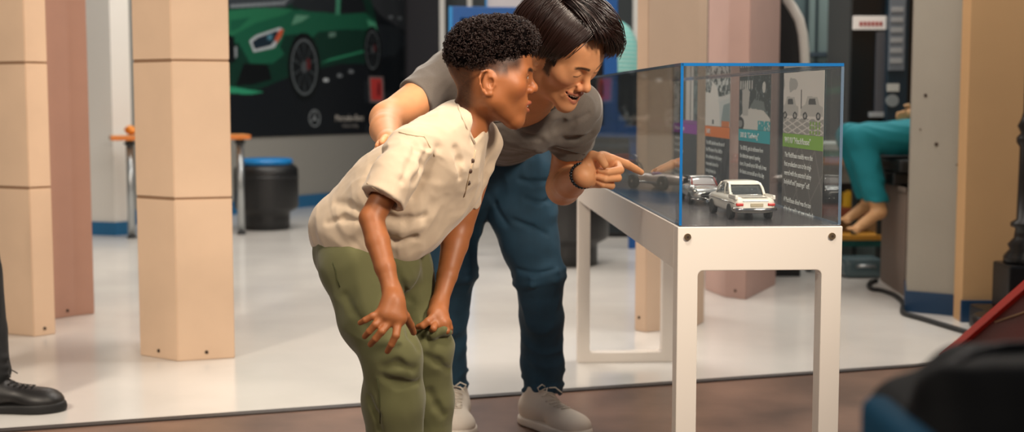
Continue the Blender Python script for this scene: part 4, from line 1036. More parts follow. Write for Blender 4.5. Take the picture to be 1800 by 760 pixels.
# ------------------------------------------------------------------ people
def rp(px, Y): return px * Y / F
class Px:
    """an SDF whose joints are given as (pixel x, pixel y, distance, radius in pixels)"""
    def __init__(s): s.s = SDF()
    def ch(s, pts, k=.02, op='u', flat=None, ki=.006):
        P = [at(*p[:3]) for p in pts]; R_ = [rp(p[3], p[2]) for p in pts]
        for i in range(len(P) - 1): s.s.cone(P[i], P[i + 1], R_[i], R_[i + 1], k if i == 0 or op == 's' else min(k, ki), op, flat)
        return s
    def b(s, x, y, Y, r, k=.02, op='u'): s.s.ball(at(x, y, Y), rp(r, Y), k, op); return s
    def cut(s, x, y, Y, n, k=.006): s.s.plane(at(x, y, Y), n, k); return s
    def g(s, sub, k=.02): s.s.grp(sub.s if isinstance(sub, Px) else sub, k); return s
def rotm(yaw, pitch, roll):                   # columns: forward, left, up
    ca, sa = math.cos(yaw), math.sin(yaw); cb, sb = math.cos(pitch), math.sin(pitch); cc, sc = math.cos(roll), math.sin(roll)
    return np.array([[ca, -sa, 0], [sa, ca, 0], [0, 0, 1]]) @ np.array([[cb, 0, sb], [0, 1, 0], [-sb, 0, cb]]) @ np.array([[1, 0, 0], [0, cc, -sc], [0, sc, cc]])
class Head:
    def __init__(s, O, R, sc, child=False, smile=0.0, open_=0.3, jawb=0.0):
        s.O = np.array(O, float); s.R = R; s.sc = sc; s.child = child; s.smile = smile; s.open = open_; s.jb = jawb
    def w(s, x, y, z): return s.O + s.R @ (V(x, y, z) * s.sc)
    def loc(s, P): return (P - s.O) @ s.R / s.sc
    def add(s, S_):
        w, c, R, jb = s.w, s.sc, s.R, s.jb; sm = s.smile
        S_.ell(w(-.014, 0, .038), V(.094, .076, .086) * c, R, .02)
        S_.ell(w(.022, 0, -.020), V(.062, .062, .080) * c, R, .04)
        for y in (-1, 1):
            S_.cone(w(.002, y * .052, -.055), w(.066 + jb, y * .014, -.100), .015 * c, .014 * c, .035 * c)
            S_.cone(w(.006, y * .058, -.010), w(.002, y * .052, -.055), .014 * c, .015 * c, .03 * c)
            S_.ball(w(.052, y * .044, -.022 + .006 * sm), (.020 + .004 * sm) * c, .030 * c)
            S_.cone(w(.070, y * .040, .016), w(.0815, y * .010, .016), .0105 * c, .010 * c, .022 * c)
        S_.ell(w(.055, 0, .05), V(.032, .052, .036) * c, R, .03 * c)
        S_.ball(w(.0715 + jb, 0, -.101), .0155 * c, .025 * c)
        S_.ell(w(.072, 0, -.062), V(.018, .030, .024) * c, R, .020 * c)          # muzzle
        tz = -.0245 if s.child else -.031
        for y in (-1, 1): S_.ball(w(.0885, y * .0315, .0015), .0150 * c, .010 * c, 's')
        S_.cone(w(.0835, 0, .008), w(.100, 0, tz + .007), .0068 * c, .0088 * c, .012 * c)
        S_.ball(w(.1035 if not s.child else .1025, 0, tz), .0098 * c, .009 * c)
        for y in (-1, 1):
            S_.ball(w(.0925, y * .0125, tz - .0055), .0082 * c, .008 * c)
            S_.ell(w(.097, y * .0062, tz - .0130), V(.005, .0034, .004) * c, R, .002, 's')
        # lids around the eyeball
        for y in (-1, 1):
            S_.ball(w(.0725, y * .0315, .0), .0148 * c, (.006 if sm < .5 else .012) * c)
            op = .0046 if s.child else .0015
            if sm < .5: S_.ell(w(.0875, y * .0325, -.0005), V(.0085, .0120, op) * c, R, .0016, 's')
        # lips
        o = s.open; zc = -.0650
        cz = lambda y: .007 * sm * (y / .026) ** 2
        wd_ = .022 + .009 * sm
        up_, lo_ = [], []
        for t in np.linspace(-1, 1, 7):
            y = t * wd_; xr = .0925 - .020 * (t * t) * (1 + .25 * sm)
            up_.append(w(xr + .001, y, zc + .0035 * (1 - t * t) + o * .0045 * (1 - t * t) + cz(y)))
            lo_.append(w(xr - .002 - .002 * o, y, zc - .0035 * (1 - t * t) - o * .0110 * (1 - t * t) + cz(y)))
        ru = [(.0022 + .0026 * (1 - abs(t)) ** .6) * c for t in np.linspace(-1, 1, 7)]
        S_.chain(up_, ru, .004 * c); S_.chain(lo_, [r * 1.12 for r in ru], .004 * c)
        if o > 0:
            pts = []; rr = []
            for t in np.linspace(-.88, .88, 7):
                y = t * wd_; pts.append(w(.0905 - .018 * t * t, y, zc - o * .0030 * (1 - t * t) + cz(y))); rr.append((.0010 + .0046 * o * (1 - t * t) ** .7) * c)
            for i in range(6):
                S_.cone(pts[i], pts[i + 1], rr[i], rr[i + 1], .0012, 's')
                S_.cone(pts[i] - R[:, 0] * .012 * c, pts[i + 1] - R[:, 0] * .012 * c, rr[i] * 1.2, rr[i + 1] * 1.2, .0012, 's')
        if sm > .3:
            for y in (-1, 1):
                S_.chain([w(.088, y * .020, -.036), w(.080, y * .032, -.050), w(.074, y * .036, -.066)], [.0026 * c, .003 * c, .002 * c], .004 * c, 's')
        # ears
        for y in (-1, 1):
            ez, ex = (-.019, -.007) if s.child else (-.014, 0.)
            S_.ell(w(ex - .006, y * .0755, ez), V(.0155, .0075, .029) * c, R @ rotm(y * .30, .12, 0), .008 * c)
            rim = [(.008, .0), (.010, .012), (.006, .024), (-.005, .030), (-.016, .026), (-.0205, .012), (-.018, -.004), (-.011, -.018), (-.002, -.027)]
            S_.chain([w(ex - .006 + a, y * (.0785 - a * .30), ez + b) for a, b in rim], [.0028 * c] * 9, .003 * c)
            S_.ball(w(ex, y * .0775, ez - .024), .0062 * c, .005 * c)
            S_.ell(w(ex, y * .083, ez + .001), V(.0075, .0065, .012) * c, R, .003 * c, 's')
            S_.ell(w(ex - .010, y * .085, ez + .008), V(.0050, .0055, .017) * c, R, .003 * c, 's')
            S_.ball(w(ex + .0085, y * .0765, ez - .003), .0042 * c, .004 * c)
    def paint(s, skin, lip, brow, hairc=None, fade=None, blush=None):
        def f(P):
            L = s.loc(P); x, y, z = L.T; n = len(P)
            A = np.tile(np.array(lin(skin)), (n, 1))
            inh = (np.linalg.norm(L, axis=1) < .17)
            v = vnoise(P * 60) * .06; A = A * (1 + v[:, None])
            if blush: A = mixc(A, blush, .40 * np.exp(-(((x - .07) / .03) ** 2 + ((np.abs(y) - .045) / .022) ** 2 + ((z + .03) / .02) ** 2)) * inh)
            if blush: A = mixc(A, blush, .35 * np.exp(-(((x - .10) / .015) ** 2 + (y / .02) ** 2 + ((z + .034) / .014) ** 2)) * inh)
            o = s.open; wd_ = .023 + .009 * s.smile; t = y / wd_; cz = .007 * s.smile * (y / .026) ** 2
            zu = -.0650 + (.0035 + o * .0045) * (1 - t * t) + cz; zl = -.0650 - (.0035 + o * .0110) * (1 - t * t) + cz
            m = (np.abs(t) < 1.05) & (x > .066) & inh
            th = .0048 * np.sqrt(np.clip(1.05 - np.abs(t), 0, 1)) + .0008
            wl = np.maximum(1 - sstep(.7, 1.25, np.abs(z - zu) / th), 1 - sstep(.7, 1.25, np.abs(z - zl) / (th * 1.1)))
            A = mixc(A, lip, wl * m * .8)
            inside = m & (z < zu - .001) & (z > zl + .001) & (x < .0905 - .018 * t * t) & (o > 0)
            A = mixc(A, '#3a120e', inside * .9)
            bx = np.abs(y); zb = (.0165 if s.child else .0200) + .0035 * np.sin(np.clip((bx - .012) / .036, 0, 1) * 2.6) - .10 * np.maximum(bx - .042, 0)
            bw = (1 - sstep(.0022, .0050, np.abs(z - zb))) * sstep(.008, .014, bx) * (1 - sstep(.046, .053, bx)) * (x > .05) * inh
            nz = .9 + .1 * vnoise(np.stack([x * 900, y * 900, z * 300], 1)); A = mixc(A, brow, bw * nz)
            le = np.abs(((y - np.sign(y) * .0325) / .0128) ** 2 + ((z + .0005) / (.0062 if s.child else .0038)) ** 2 - 1)
            if s.smile < .5: A = mixc(A, '#1c0f0a', (1 - sstep(.15, .45, le)) * (z > -.0015) * (x > .072) * inh * .9)
            if s.smile > .5:
                u = (np.abs(y) - .0325) / .0135; zz = z + .0012 * (1 - u * u) + .0010
                A = mixc(A, '#1a0d08', (1 - sstep(.0007, .0021, np.abs(zz))) * (1 - sstep(.8, 1.05, np.abs(u))) * (x > .07) * inh * .92)
            if fade: A = fade(A, x, y, z, inh)
            return A
        return f
    def eyes(s, par, iris='#2a160c', look=(1, 0, 0)):
        for y in (-1, 1):
            c0 = s.w(.0725, y * .0315, 0); L_ = nrm(s.R @ nrm(look))
            me = MB().ball(c0, .0125 * s.sc, 36).mesh('eye'); P = np.array([tuple(v.co) for v in me.vertices]); ang = np.arccos(np.clip(((P - c0) / (.0125 * s.sc)) @ L_, -1, 1))
            col = np.tile(np.array(lin('#c9bdb3')), (len(P), 1)); col[ang < .50] = lin(iris); col[ang < .24] = lin('#050303'); set_col(me, col)
            link('eye', me, M('eyeball', '#e9e2da', rough=.10, coat=.6, attr=True), par, True)
    def teeth(s, par):
        zc = -.0650; o = s.open; wd_ = .020 + .009 * s.smile; pts = []
        mb = MB()
        n = 8
        for i in range(n):
            t = (i + .5) / n * 2 - 1; t *= .86; y = t * wd_; x = .0895 - .018 * t * t; cz = .007 * s.smile * (y / .026) ** 2
            h = .0036 + .0012 * o; top = zc + (.0015 + o * .0016) * (1 - t * t) + cz
            c = s.w(x, y, top - h * .35)
            Rm = s.R @ rotm(math.atan2(.036 * t / wd_ * .02, .02), 0, 0)
            mb.ball(V(0, 0, 0), V(.0022, wd_ * .86 / n * 1.45, h) * s.sc, 10, lambda v, c=c, Rm=Rm: c + Rm @ v)
        mb.build('teeth', M('teeth', '#f1e8da', rough=.15, coat=.5), par, True)
def finger(S_, pts, rs, k=.006):
    P = [at(*p) for p in pts]
    for i in range(len(P) - 1): S_.cone(P[i], P[i + 1], rs[i] * .93, rs[i + 1] * .93, k if i == 0 else .002)
    return P
def nail(P, rs, par, side):                   # small nail on the last phalanx
    pass
def person(name_loc, S_, h, lo, hi, paintf, m, label, cat='person', group=None):
    me = S_.mesh('person', h, lo, hi, paint=paintf)
    me.transform(Matrix.Translation(-Vector(name_loc)))
    o = link('person', me, m); o.location = [float(x) for x in name_loc]
    tag(o, label, cat, group); return o
def soft(S_, name, h, lo, hi, m, par, post=None, paint=None):
    S_ = S_.s if isinstance(S_, Px) else S_
    if post is not None: S_.post = post
    return link(name, S_.mesh(name, h, lo, hi, paint=paint, margin=.006), m, par, True)
def folds(dirs, amp, seed=0.):
    """cloth folds: ridged noise stretched along the pull directions"""
    fr = []
    for d, sc, st, a in dirs:
        d = nrm(d); u = nrm(np.cross(d, V(.3, .9, .2))); v = np.cross(d, u); fr.append((np.stack([d * sc / st, u * sc, v * sc], 1), a))
    def post(P, d0):
        near = np.abs(d0) < .03; r = np.zeros(len(P)); Q = P[near]
        if len(Q):
            wv = np.stack([vnoise(Q * 5 + seed), vnoise(Q * 5 + 9 + seed), vnoise(Q * 5 + 21 + seed)], 1) * .045
            acc = 0
            for Mx, a in fr: 
                n = vnoise((Q + wv) @ Mx + seed); acc = acc + a * ((1 - np.sqrt(n * n + .012)) ** 2 * 1.5 - .6)
            r[near] = acc * amp
        return d0 - r
    return post
def crease(S_, pts, r, op, k=.018, lift=.0, Y0=2.3):
    """a soft groove ('s') or ridge ('u') pressed along the cloth surface"""
    q = [S_.hit(x, y, Y0, 4.4, -lift) for x, y in pts]; q = [v for v in q if v is not None]
    if len(q) < 2 or max(np.linalg.norm(q[i + 1] - q[i]) for i in range(len(q) - 1)) > .12: return
    n = len(q); rr = [r * .8 * (.35 + .55 * math.sin(math.pi * (i + .5) / n)) for i in range(n)]
    for i in range(n - 1): S_.cone(q[i], q[i + 1], rr[i], rr[i + 1], k, op)
def shoe(par, heel, toe, width, m_up, m_sole, m_lace, H=.085, hh=.105, name='shoe'):
    """heel and toe are floor points; builds upper with sole and laces"""
    heel = np.array(heel, float); toe = np.array(toe, float); d = toe - heel; d[2] = 0; Ls = np.linalg.norm(d); d /= Ls; n = V(-d[1], d[0], 0); R = np.stack([d, n, V(0, 0, 1)], 1)
    T = lambda x, y, z: heel + d * x + n * y + V(0, 0, z); w = width / 2
    up = SDF()
    up.ell(T(.20 * Ls, 0, .048), (.24 * Ls, w * .82, .055), R, .03)
    up.cone(T(.22 * Ls, 0, .06), T(.24 * Ls, 0, hh - .02), w * .80, w * .74, .03)
    up.cone(T(.40 * Ls, 0, .055), T(.80 * Ls, 0, .036), w * .74, w * .66, .04, flat=(V(0, 0, 1), .82))
    up.ell(T(.76 * Ls, 0, .032), (.23 * Ls, w * .96, .034), R, .03)
    up.plane(T(0, 0, .018), V(0, 0, -1), .004); up.plane(T(.2 * Ls, 0, hh), nrm(d * .25 + V(0, 0, 1)), .004)
    up.cone(T(.24 * Ls, 0, hh - .03), T(.24 * Ls, 0, hh + .04), w * .60, w * .66, .006, 's')
    lo, hi = heel - .2, toe + .2; lo = np.minimum(heel, toe) - V(.09, .09, .02); hi = np.maximum(heel, toe) + V(.09, .09, .17)
    o = link(name, up.mesh(name, .003, lo, hi), m_up, par, True)
    so = SDF(); so.ell(T(.22 * Ls, 0, .012), (.25 * Ls, w * .92, .06), R, .03); so.ell(T(.72 * Ls, 0, .012), (.30 * Ls, w * 1.04, .06), R, .06)
    so.cone(T(.2 * Ls, 0, .012), T(.75 * Ls, 0, .012), w * .78, w * .9, .03)
    so.plane(T(0, 0, .024), nrm(V(0, 0, 1) - d * .03), .006); so.plane(T(0, 0, .001), V(0, 0, -1), .004)
    link('sole', so.mesh('sole', .003, lo, hi), m_sole, o, True)
    mb = MB()
    def top(x, y):
        q = T(x * Ls, y, .16)
        for _ in range(60):
            dd_ = up.ev(q[None])[0]
            if dd_ < .0008: break
            q = q - V(0, 0, max(dd_ * .8, .0006))
        return q + V(0, 0, .0022)
    for k in range(6):
        x = .40 + .055 * k; a = w * (.42 - .03 * k)
        mb.tube([top(x + .01 * (k % 2), a * t) for t in (-1, -.6, -.2, .2, .6, 1)], .0026, 6, flat=.7)
        if k < 5: mb.tube([top(x, -a), top(x + .025, 0) + V(0, 0, .002), top(x + .055, a * .95)], .0022, 6, flat=.7)
    q = top(.38, 0) + V(0, 0, .004)
    for s_ in (-1, 1):
        mb.tube([q, q + n * s_ * .018 + V(0, 0, .012) - d * .004, q + n * s_ * .036 + V(0, 0, .004), q + n * s_ * .030 - V(0, 0, .008), q + n * s_ * .006], .0022, 6)
        mb.tube([q, q + n * s_ * .016 + d * .02 + V(0, 0, .003), q + n * s_ * .030 + d * .035 - V(0, 0, .012)], .0020, 6)
    mb.build('laces', m_lace, o, True)
    return o
# ---- the boy
bY = 2.86
BH = Head(at(864, 134, bY), rotm(math.radians(5), math.radians(3), 0), .915, child=True, smile=.15, open_=.75, jawb=-.008)
S1 = SDF(); BH.add(S1)
B = Px(); B.s = S1
B.ch([(848, 160, 2.86, 37), (832, 190, 2.87, 33), (806, 240, 2.88, 38)], .03)
B.ch([(806, 245, 2.88, 40), (775, 285, 2.89, 52), (700, 355, 2.90, 56), (640, 420, 2.92, 56)], .05, flat=(V(0, 1, 0), 1.2), ki=.04)
B.ch([(806, 240, 2.86, 26), (718, 268, 2.76, 26), (653, 384, 2.695, 21.5), (664, 425, 2.675, 21.5), (677, 470, 2.65, 18.5), (690, 516, 2.63, 14.5)], .025)
B.ch([(815, 240, 2.94, 26), (848, 268, 3.02, 26), (807, 402, 3.01, 24), (799, 430, 2.99, 24), (786, 485, 2.94, 18), (772, 538, 2.90, 13.5)], .025)
B.ch([(625, 455, 2.85, 45), (662, 560, 2.79, 38), (697, 628, 2.75, 30), (696, 700, 2.78, 28), (700, 890, 2.83, 18)], .03)
B.ch([(690, 450, 2.98, 45), (725, 540, 2.95, 38), (750, 618, 2.90, 30), (748, 700, 2.93, 28), (745, 880, 2.97, 18)], .03)
for p in (((700, 890, 2.83), (725, 925, 2.82)), ((745, 880, 2.97), (768, 900, 2.96))): B.s.cone(at(*p[0]), at(*p[1]), .024, .018, .02)
# near hand spread on the thigh
Yh = 2.595
B.ch([(690, 516, 2.63, 14), (690, 535, 2.61, 17), (683, 553, Yh, 17)], .02); B.ch([(694, 530, 2.61, 14), (702, 560, 2.60, 14)], .02); B.ch([(690, 530, 2.61, 12), (672, 552, 2.60, 10)], .02)
HF = [([(672, 549, 2.598), (655, 556, 2.588), (642, 563, 2.590), (633, 568, 2.600)], [.0085, .0075, .0068, .0058]),
      ([(676, 558, 2.594), (660, 571, 2.580), (649, 583, 2.584), (641, 592, 2.596)], [.0092, .0080, .0072, .0062]),
      ([(685, 566, 2.590), (671, 583, 2.576), (660, 596, 2.580), (651, 606, 2.594)], [.0095, .0084, .0074, .0064]),
      ([(699, 570, 2.592), (696, 590, 2.578), (688, 606, 2.582), (681, 618, 2.596)], [.0095, .0084, .0074, .0064]),
      ([(702, 540, 2.61), (713, 556, 2.62), (722, 572, 2.645), (727, 585, 2.67)], [.0105, .0095, .0082, .0070])]
for p, r in HF: finger(B.s, p, r)
# far hand resting above the knee
B.ch([(772, 538, 2.90, 13), (772, 556, 2.875, 17), (778, 568, 2.862, 15)], .02); B.ch([(764, 552, 2.875, 10), (768, 566, 2.87, 10)], .02)
for p, r in [([(764, 556, 2.86), (752, 566, 2.845), (743, 573, 2.842), (735, 575, 2.848)], [.0105, .0095, .0085, .007]),
             ([(766, 568, 2.855), (762, 578, 2.83), (757, 584, 2.855)], [.009, .008, .0065]),
             ([(774, 572, 2.853), (775, 584, 2.850), (773, 592, 2.875)], [.009, .008, .0065]),
             ([(782, 572, 2.858), (785, 582, 2.852), (784, 590, 2.875)], [.009, .008, .0065]),
             ([(788, 568, 2.868), (791, 577, 2.865), (792, 585, 2.885)], [.0082, .0072, .006])]: finger(B.s, p, r)
def boyfade(A, x, y, z, inh):
    lowb = -.115 + .02 * sstep(-.10, -.02, x)
    line = np.where(x > .03, .030 - .0 * x, -.02 + .05 * sstep(.0, .03, x))
    back = sstep(-.13, -.07, z) * sstep(.030, .058, -x)
    side = sstep(.000, .034, z) * sstep(.072, .052, x)
    side = np.maximum(side, sstep(-.012, .016, z) * sstep(.040, .028, x)); ww = np.maximum(side, back) * inh
    ear = (((x + .013) / .024) ** 2 + ((z + .019) / .033) ** 2 < 1) & (np.abs(y) > .068)
    ww = ww * np.where(ear, 0, 1); nz = .86 + .14 * vnoise(np.stack([x * 700, y * 700, z * 700], 1))
    return mixc(A, '#24110a', .90 * ww * np.clip(nz * 1.08, 0, 1))
m_boy = M('boy skin', '#8c5636', rough=.48, attr=True, sss=.12, spec=.45, bump=.05, bscale=900)
foot = floor_at(715, 983)
lo = V(-.46, 2.4, -.02); hi = V(.12, 3.2, 1.13)
boy = person((foot[0], 2.86, 0), B.s, .0019, lo, hi, BH.paint('#a2633a', '#a0533c', '#160c08', fade=boyfade, blush='#c0663a'), m_boy,
             'boy with curly dark hair, cream shirt and olive trousers, bending with hands on his knees')
BH.eyes(boy, look=(1, .1, -.10)); BH.teeth(boy)
# hair: dense curls
hs = SDF(); w_ = BH.w
hs.ell(w_(-.002, 0, .066), V(.103, .084, .074) * BH.sc, BH.R, .02)
hs.ell(w_(.042, 0, .082), V(.060, .070, .052) * BH.sc, BH.R, .03)
hs.ell(w_(-.048, 0, .040), V(.058, .074, .066) * BH.sc, BH.R, .03)
hs.plane(w_(.02, 0, .024), BH.R @ nrm(V(.42, 0, -1)), .03); hs.plane(w_(-.05, 0, .0), BH.R @ nrm(V(-.25, 0, -1)), .03)
hs.ball(w_(.070, 0, .008), .040, .01, 's')
def curl_post(P, d):
    near = np.abs(d) < .02; r = np.zeros(len(P)); Q = P[near]
    if len(Q): r[near] = .0045 * vnoise(Q * 95) + .003 * vnoise(Q * 190 + 5)
    return d - r
hs_me_s = SDF(); hs_me_s.p = list(hs.p); hs_me_s.post = curl_post
m_bhair = M('black curly hair', '#060303', rough=.95, spec=.05)
hair = link('hair', hs_me_s.mesh('hair', .0028, BH.O - .16, BH.O + .17, margin=.008), m_bhair, boy, True)
mb = MB(); cnt = 0; rg = np.random.RandomState(3)
while cnt < 6000:
    d = nrm(rg.normal(size=3)); p = BH.O + d * .16
    for _ in range(26):
        e = hs.ev(p[None])[0]
        if e < .0008: break
        p = p - d * e * .8
    else: continue
    if e > .003: continue
    L_ = BH.loc(p[None])[0]
    if L_[2] < .028 + .42 * (L_[0] - .02) - .012 and L_[0] > -.02 and rg.rand() < .5: continue
    g_ = nrm(np.array([hs.ev((p + V(*(.002 * (np.arange(3) == i))))[None])[0] - e for i in range(3)]) + 1e-9)
    a = nrm(rg.normal(size=3)); a = nrm(a - (a @ g_) * g_ * .6); b_ = nrm(np.cross(a, rg.normal(size=3)))
    r = rg.uniform(.0022, .0042); n = 7; t0 = rg.uniform(0, 6.28); c0 = p + g_ * rg.uniform(-.001, .0045); ax_ = np.cross(a, b_)
    mb.tube([c0 + a * r * math.cos(t0 + t) + b_ * r * math.sin(t0 + t) + ax_ * t * .0006 for t in np.linspace(0, 5.2, n)], .00085, 3)
    cnt += 1
def rawmesh(mb, name):
    me = bpy.data.meshes.new(name); me.from_pydata(mb.v, [], mb.f); me.polygons.foreach_set('use_smooth', mb.sm); me.update(); return me
link('curls', rawmesh(mb, 'curls'), M('dark brown curls', '#24140f', rough=.45, spec=.35), hair, True)

# shirt
m_shirt = M('cream cotton', '#d2bca2', rough=.85, sheen=.3, bump=.25, bscale=1400, mottle=.03, mscale=60, bdist=.0006)
Sh = Px()
yw = (V(0, 1, 0), 1.22)
Sh.ch([(618, 398, 2.92, 68), (700, 348, 2.90, 84), (775, 275, 2.885, 66), (812, 222, 2.88, 42)], .05, flat=yw, ki=.05)
Sh.ch([(640, 420, 2.86, 60), (706, 424, 2.85, 42)], .04); Sh.ch([(735, 385, 2.88, 50), (800, 335, 2.92, 44)], .05); Sh.b(598, 410, 2.94, 50, .04)
Sh.ch([(800, 232, 2.86, 40), (735, 255, 2.79, 40)], .04); Sh.ch([(815, 225, 2.92, 38), (845, 248, 2.99, 32)], .03)
sl = Px(); sl.ch([(722, 262, 2.77, 42), (700, 300, 2.73, 42), (672, 352, 2.695, 38), (655, 385, 2.68, 38)], .02)
hx = at(676, 352, 2.70); hd = nrm(at(655, 392, 2.69) - at(700, 315, 2.74)); sl.s.plane(hx, hd, .004)
sl.ch([(690, 320, 2.725, 26), (650, 395, 2.68, 33)], .004, 's')
Sh.g(sl, .022)
s2 = Px(); s2.ch([(845, 246, 2.99, 32), (838, 290, 3.0, 29), (820, 350, 3.0, 22), (812, 390, 3.0, 22)], .02)
s2.s.plane(at(823, 364, 3.0), nrm(at(812, 400, 3.0) - at(832, 320, 3.0)), .004); Sh.g(s2, .025)
Sh.cut(640, 457, 2.88, V(-.16, .05, -1) * 1.0)
Sh.ch([(868, 130, 2.86, 40), (838, 196, 2.868, 36), (823, 222, 2.872, 25)], .008, 's')
Sh.ch([(843, 215, 2.83, 20), (838, 254, 2.80, 7)], .006, 's')
Sh.ch([(640, 440, 2.90, 50), (640, 480, 2.90, 54)], .006, 's')
for p_, r_, o_ in (([(770, 262), (758, 290), (743, 316), (724, 344)], .0055, 's'), ([(752, 262), (742, 292), (728, 318)], .004, 's'), ([(730, 262), (720, 290), (706, 318)], .0035, 's'),
                   ([(655, 372), (684, 384), (715, 388), (744, 380)], .005, 's'), ([(668, 412), (700, 424), (728, 420)], .005, 's'), ([(672, 396), (704, 405), (738, 398)], .0045, 'u'),
                   ([(575, 392), (603, 384), (630, 388)], .004, 's'), ([(590, 356), (618, 362), (640, 376)], .0045, 's'), ([(640, 318), (655, 290), (674, 262)], .004, 's'), ([(800, 262), (806, 285), (808, 312)], .0035, 's')):
    crease(Sh.s, p_, r_, o_, lift=-.001 if o_ == 'u' else .001)
fp = folds([(at(620, 430, 2.9) - at(800, 250, 2.9), 15, 3.5, .8), (V(.25, -.3, -1), 26, 3.5, .5), (V(1, 0, -.2), 24, 3, .4), (V(.6, -.2, -1), 38, 5, .2)], .0044, 2.)
shirt = soft(Sh, 'shirt', .0028, V(-.5, 2.5, .55), V(.1, 3.25, 1.08), m_shirt, boy, fp)
# seams, placket and buttons lie on the cloth
def on_cloth(S_, pts, lift=.0008, Y0=2.3): return [q for q in (S_.hit(x, y, Y0, 4.2, -lift) for x, y in pts) if q is not None]
SS = Sh.s
m_seam = M('cream seam', '#cdb595', rough=.9)
MB().tube(on_cloth(SS, [(645, 322), (657, 331), (668, 339), (680, 348), (692, 357), (703, 366)]), .0013, 6).build('sleeve_seam', m_seam, shirt, True)
MB().tube(on_cloth(SS, [(836, 264), (834, 276), (830, 290), (826, 304), (823, 318), (820, 332), (816, 346)]), .0022, 6, flat=.5).build('placket', m_seam, shirt, True)
MB().tube(on_cloth(SS, [(701, 232), (716, 236), (733, 239), (746, 240), (756, 258), (764, 275)]), .0011, 6).build('shoulder_seam', m_seam, shirt, True)
for x, y in ((831, 283), (827, 301), (824, 322)):
    q = SS.hit(x, y, 2.3, 4, -.002)
    if q is not None: MB().ball(q, (.0042, .0022, .0055), 12).build('button', M('dark button', '#4a362a', rough=.35), shirt, True)
MB().tube(on_cloth(SS, [(803, 178), (808, 192), (814, 207), (821, 223), (828, 238), (835, 253)], .001), .0030, 8, flat=.6).build('neckband', m_shirt, shirt, True)
# trousers
m_olive = M('olive twill', '#605f39', rough=.85, sheen=.2, bump=.25, bscale=1200, bdist=.0006)
Tr = Px()
Tr.ch([(612, 430, 2.90, 56), (625, 470, 2.85, 60), (655, 560, 2.79, 57), (690, 625, 2.755, 50), (692, 705, 2.78, 53), (698, 900, 2.83, 46)], .03, ki=.02)
Tr.ch([(680, 440, 2.98, 58), (700, 470, 2.97, 56), (728, 545, 2.95, 47), (750, 612, 2.90, 45), (748, 705, 2.93, 47), (745, 888, 2.96, 43)], .03, ki=.02)
Tr.b(600, 450, 2.93, 46, .04); Tr.b(690, 470, 2.86, 50, .04)
Tr.cut(640, 930, 2.88, V(0, 0, -1))
Tr.s.chain([at(742, 578, 2.865), at(760, 588, 2.845), at(778, 580, 2.853), at(788, 584, 2.865)], [.004, .008, .010, .008], .02)
for p_, r_, o_ in (([(676, 648), (700, 640), (728, 650)], .005, 's'), ([(672, 664), (700, 676), (734, 672)], .0045, 's'), ([(752, 628), (770, 638), (788, 650)], .004, 's'), ([(690, 470), (706, 500), (722, 530)], .0045, 's'),
                   ([(712, 560), (722, 590), (736, 612)], .004, 's'), ([(606, 520), (622, 548), (640, 572)], .004, 's'), ([(650, 700), (662, 730), (668, 756)], .004, 's'), ([(755, 690), (768, 715), (780, 730)], .004, 's')):
    crease(Tr.s, p_, r_, o_, lift=.001)
tp_ = folds([(V(.35, 0, -1), 14, 4, .7), (V(1, -.2, -.25), 17, 3, .5), (V(.5, 0, -1), 30, 5, .2)], .0042, 5.)
tr = soft(Tr, 'trousers', .003, V(-.5, 2.55, .03), V(-.02, 3.15, .78), m_olive, boy, tp_)
MB().tube(on_cloth(Tr.s, [(585, 462), (590, 475), (592, 490), (597, 505)]), .0012, 6).build('pocket_seam', M('olive seam', '#4a4c2b', rough=.9), tr, True)
MB().tube(on_cloth(Tr.s, [(663, 665), (667, 690), (668, 715), (668, 745)]), .0010, 6).build('side_seam', M('olive seam'), tr, True)
m_sho = M('boy sneaker', '#3a3a38', rough=.6)
for hx_, tx_, Yq in ((695, 770, 2.83), (742, 815, 2.97)):
    h_ = at(hx_, 900, Yq); t_ = at(tx_, 900, Yq - .02); h_[2] = 0; t_[2] = 0; h_ = h_ - nrm(t_ - h_) * .05; t_ = h_ + nrm(t_ - h_) * .225
    shoe(boy, h_, t_, .085, m_sho, M('white rubber sole', '#d8d4cc', rough=.6), M('white laces', '#dcd8d0', rough=.8))
# ---- the man
MHd = Head(V(.120, 3.1, 1.114), rotm(math.radians(-37.2), math.radians(38.2), math.radians(11.6)), 1.0, smile=1.0, open_=1.15, jawb=.002)
S2 = SDF(); MHd.add(S2)
W = Px(); W.s = S2
W.ch([(952, 132, 3.16, 46), (925, 172, 3.22, 44), (895, 195, 3.32, 50)], .03)
W.ch([(905, 196, 3.30, 44), (890, 200, 3.45, 44), (885, 222, 3.65, 32), (882, 262, 3.87, 40)], .05, ki=.04)
W.ch([(905, 190, 3.30, 40), (1008, 195, 3.28, 34), (1000, 265, 3.36, 29), (991, 326, 3.43, 27.5), (990, 331, 3.42, 27.5)], .03)
W.ch([(990, 330, 3.42, 28), (1002, 322, 3.32, 27), (1024, 309, 3.20, 18)], .02)
W.ch([(895, 185, 3.34, 42), (802, 132, 3.42, 36), (740, 170, 3.34, 33), (680, 210, 3.25, 28)], .03)
W.ch([(681, 210, 3.25, 29), (678, 228, 3.17, 28), (684, 252, 3.04, 19)], .02)
W.ch([(915, 300, 3.87, 44), (920, 380, 3.87, 44), (947, 478, 3.85, 33), (953, 560, 3.93, 30), (950, 690, 4.02, 20)], .03)
W.ch([(852, 300, 3.87, 44), (800, 400, 3.9, 42), (794, 478, 3.87, 31), (785, 560, 3.95, 28), (797, 690, 4.04, 20)], .03)
for a_, b_ in (((950, 690, 4.02), (972, 736, 3.97)), ((798, 690, 4.04), (801, 742, 3.96))): W.s.cone(at(*a_), at(*b_), .032, .022, .02)
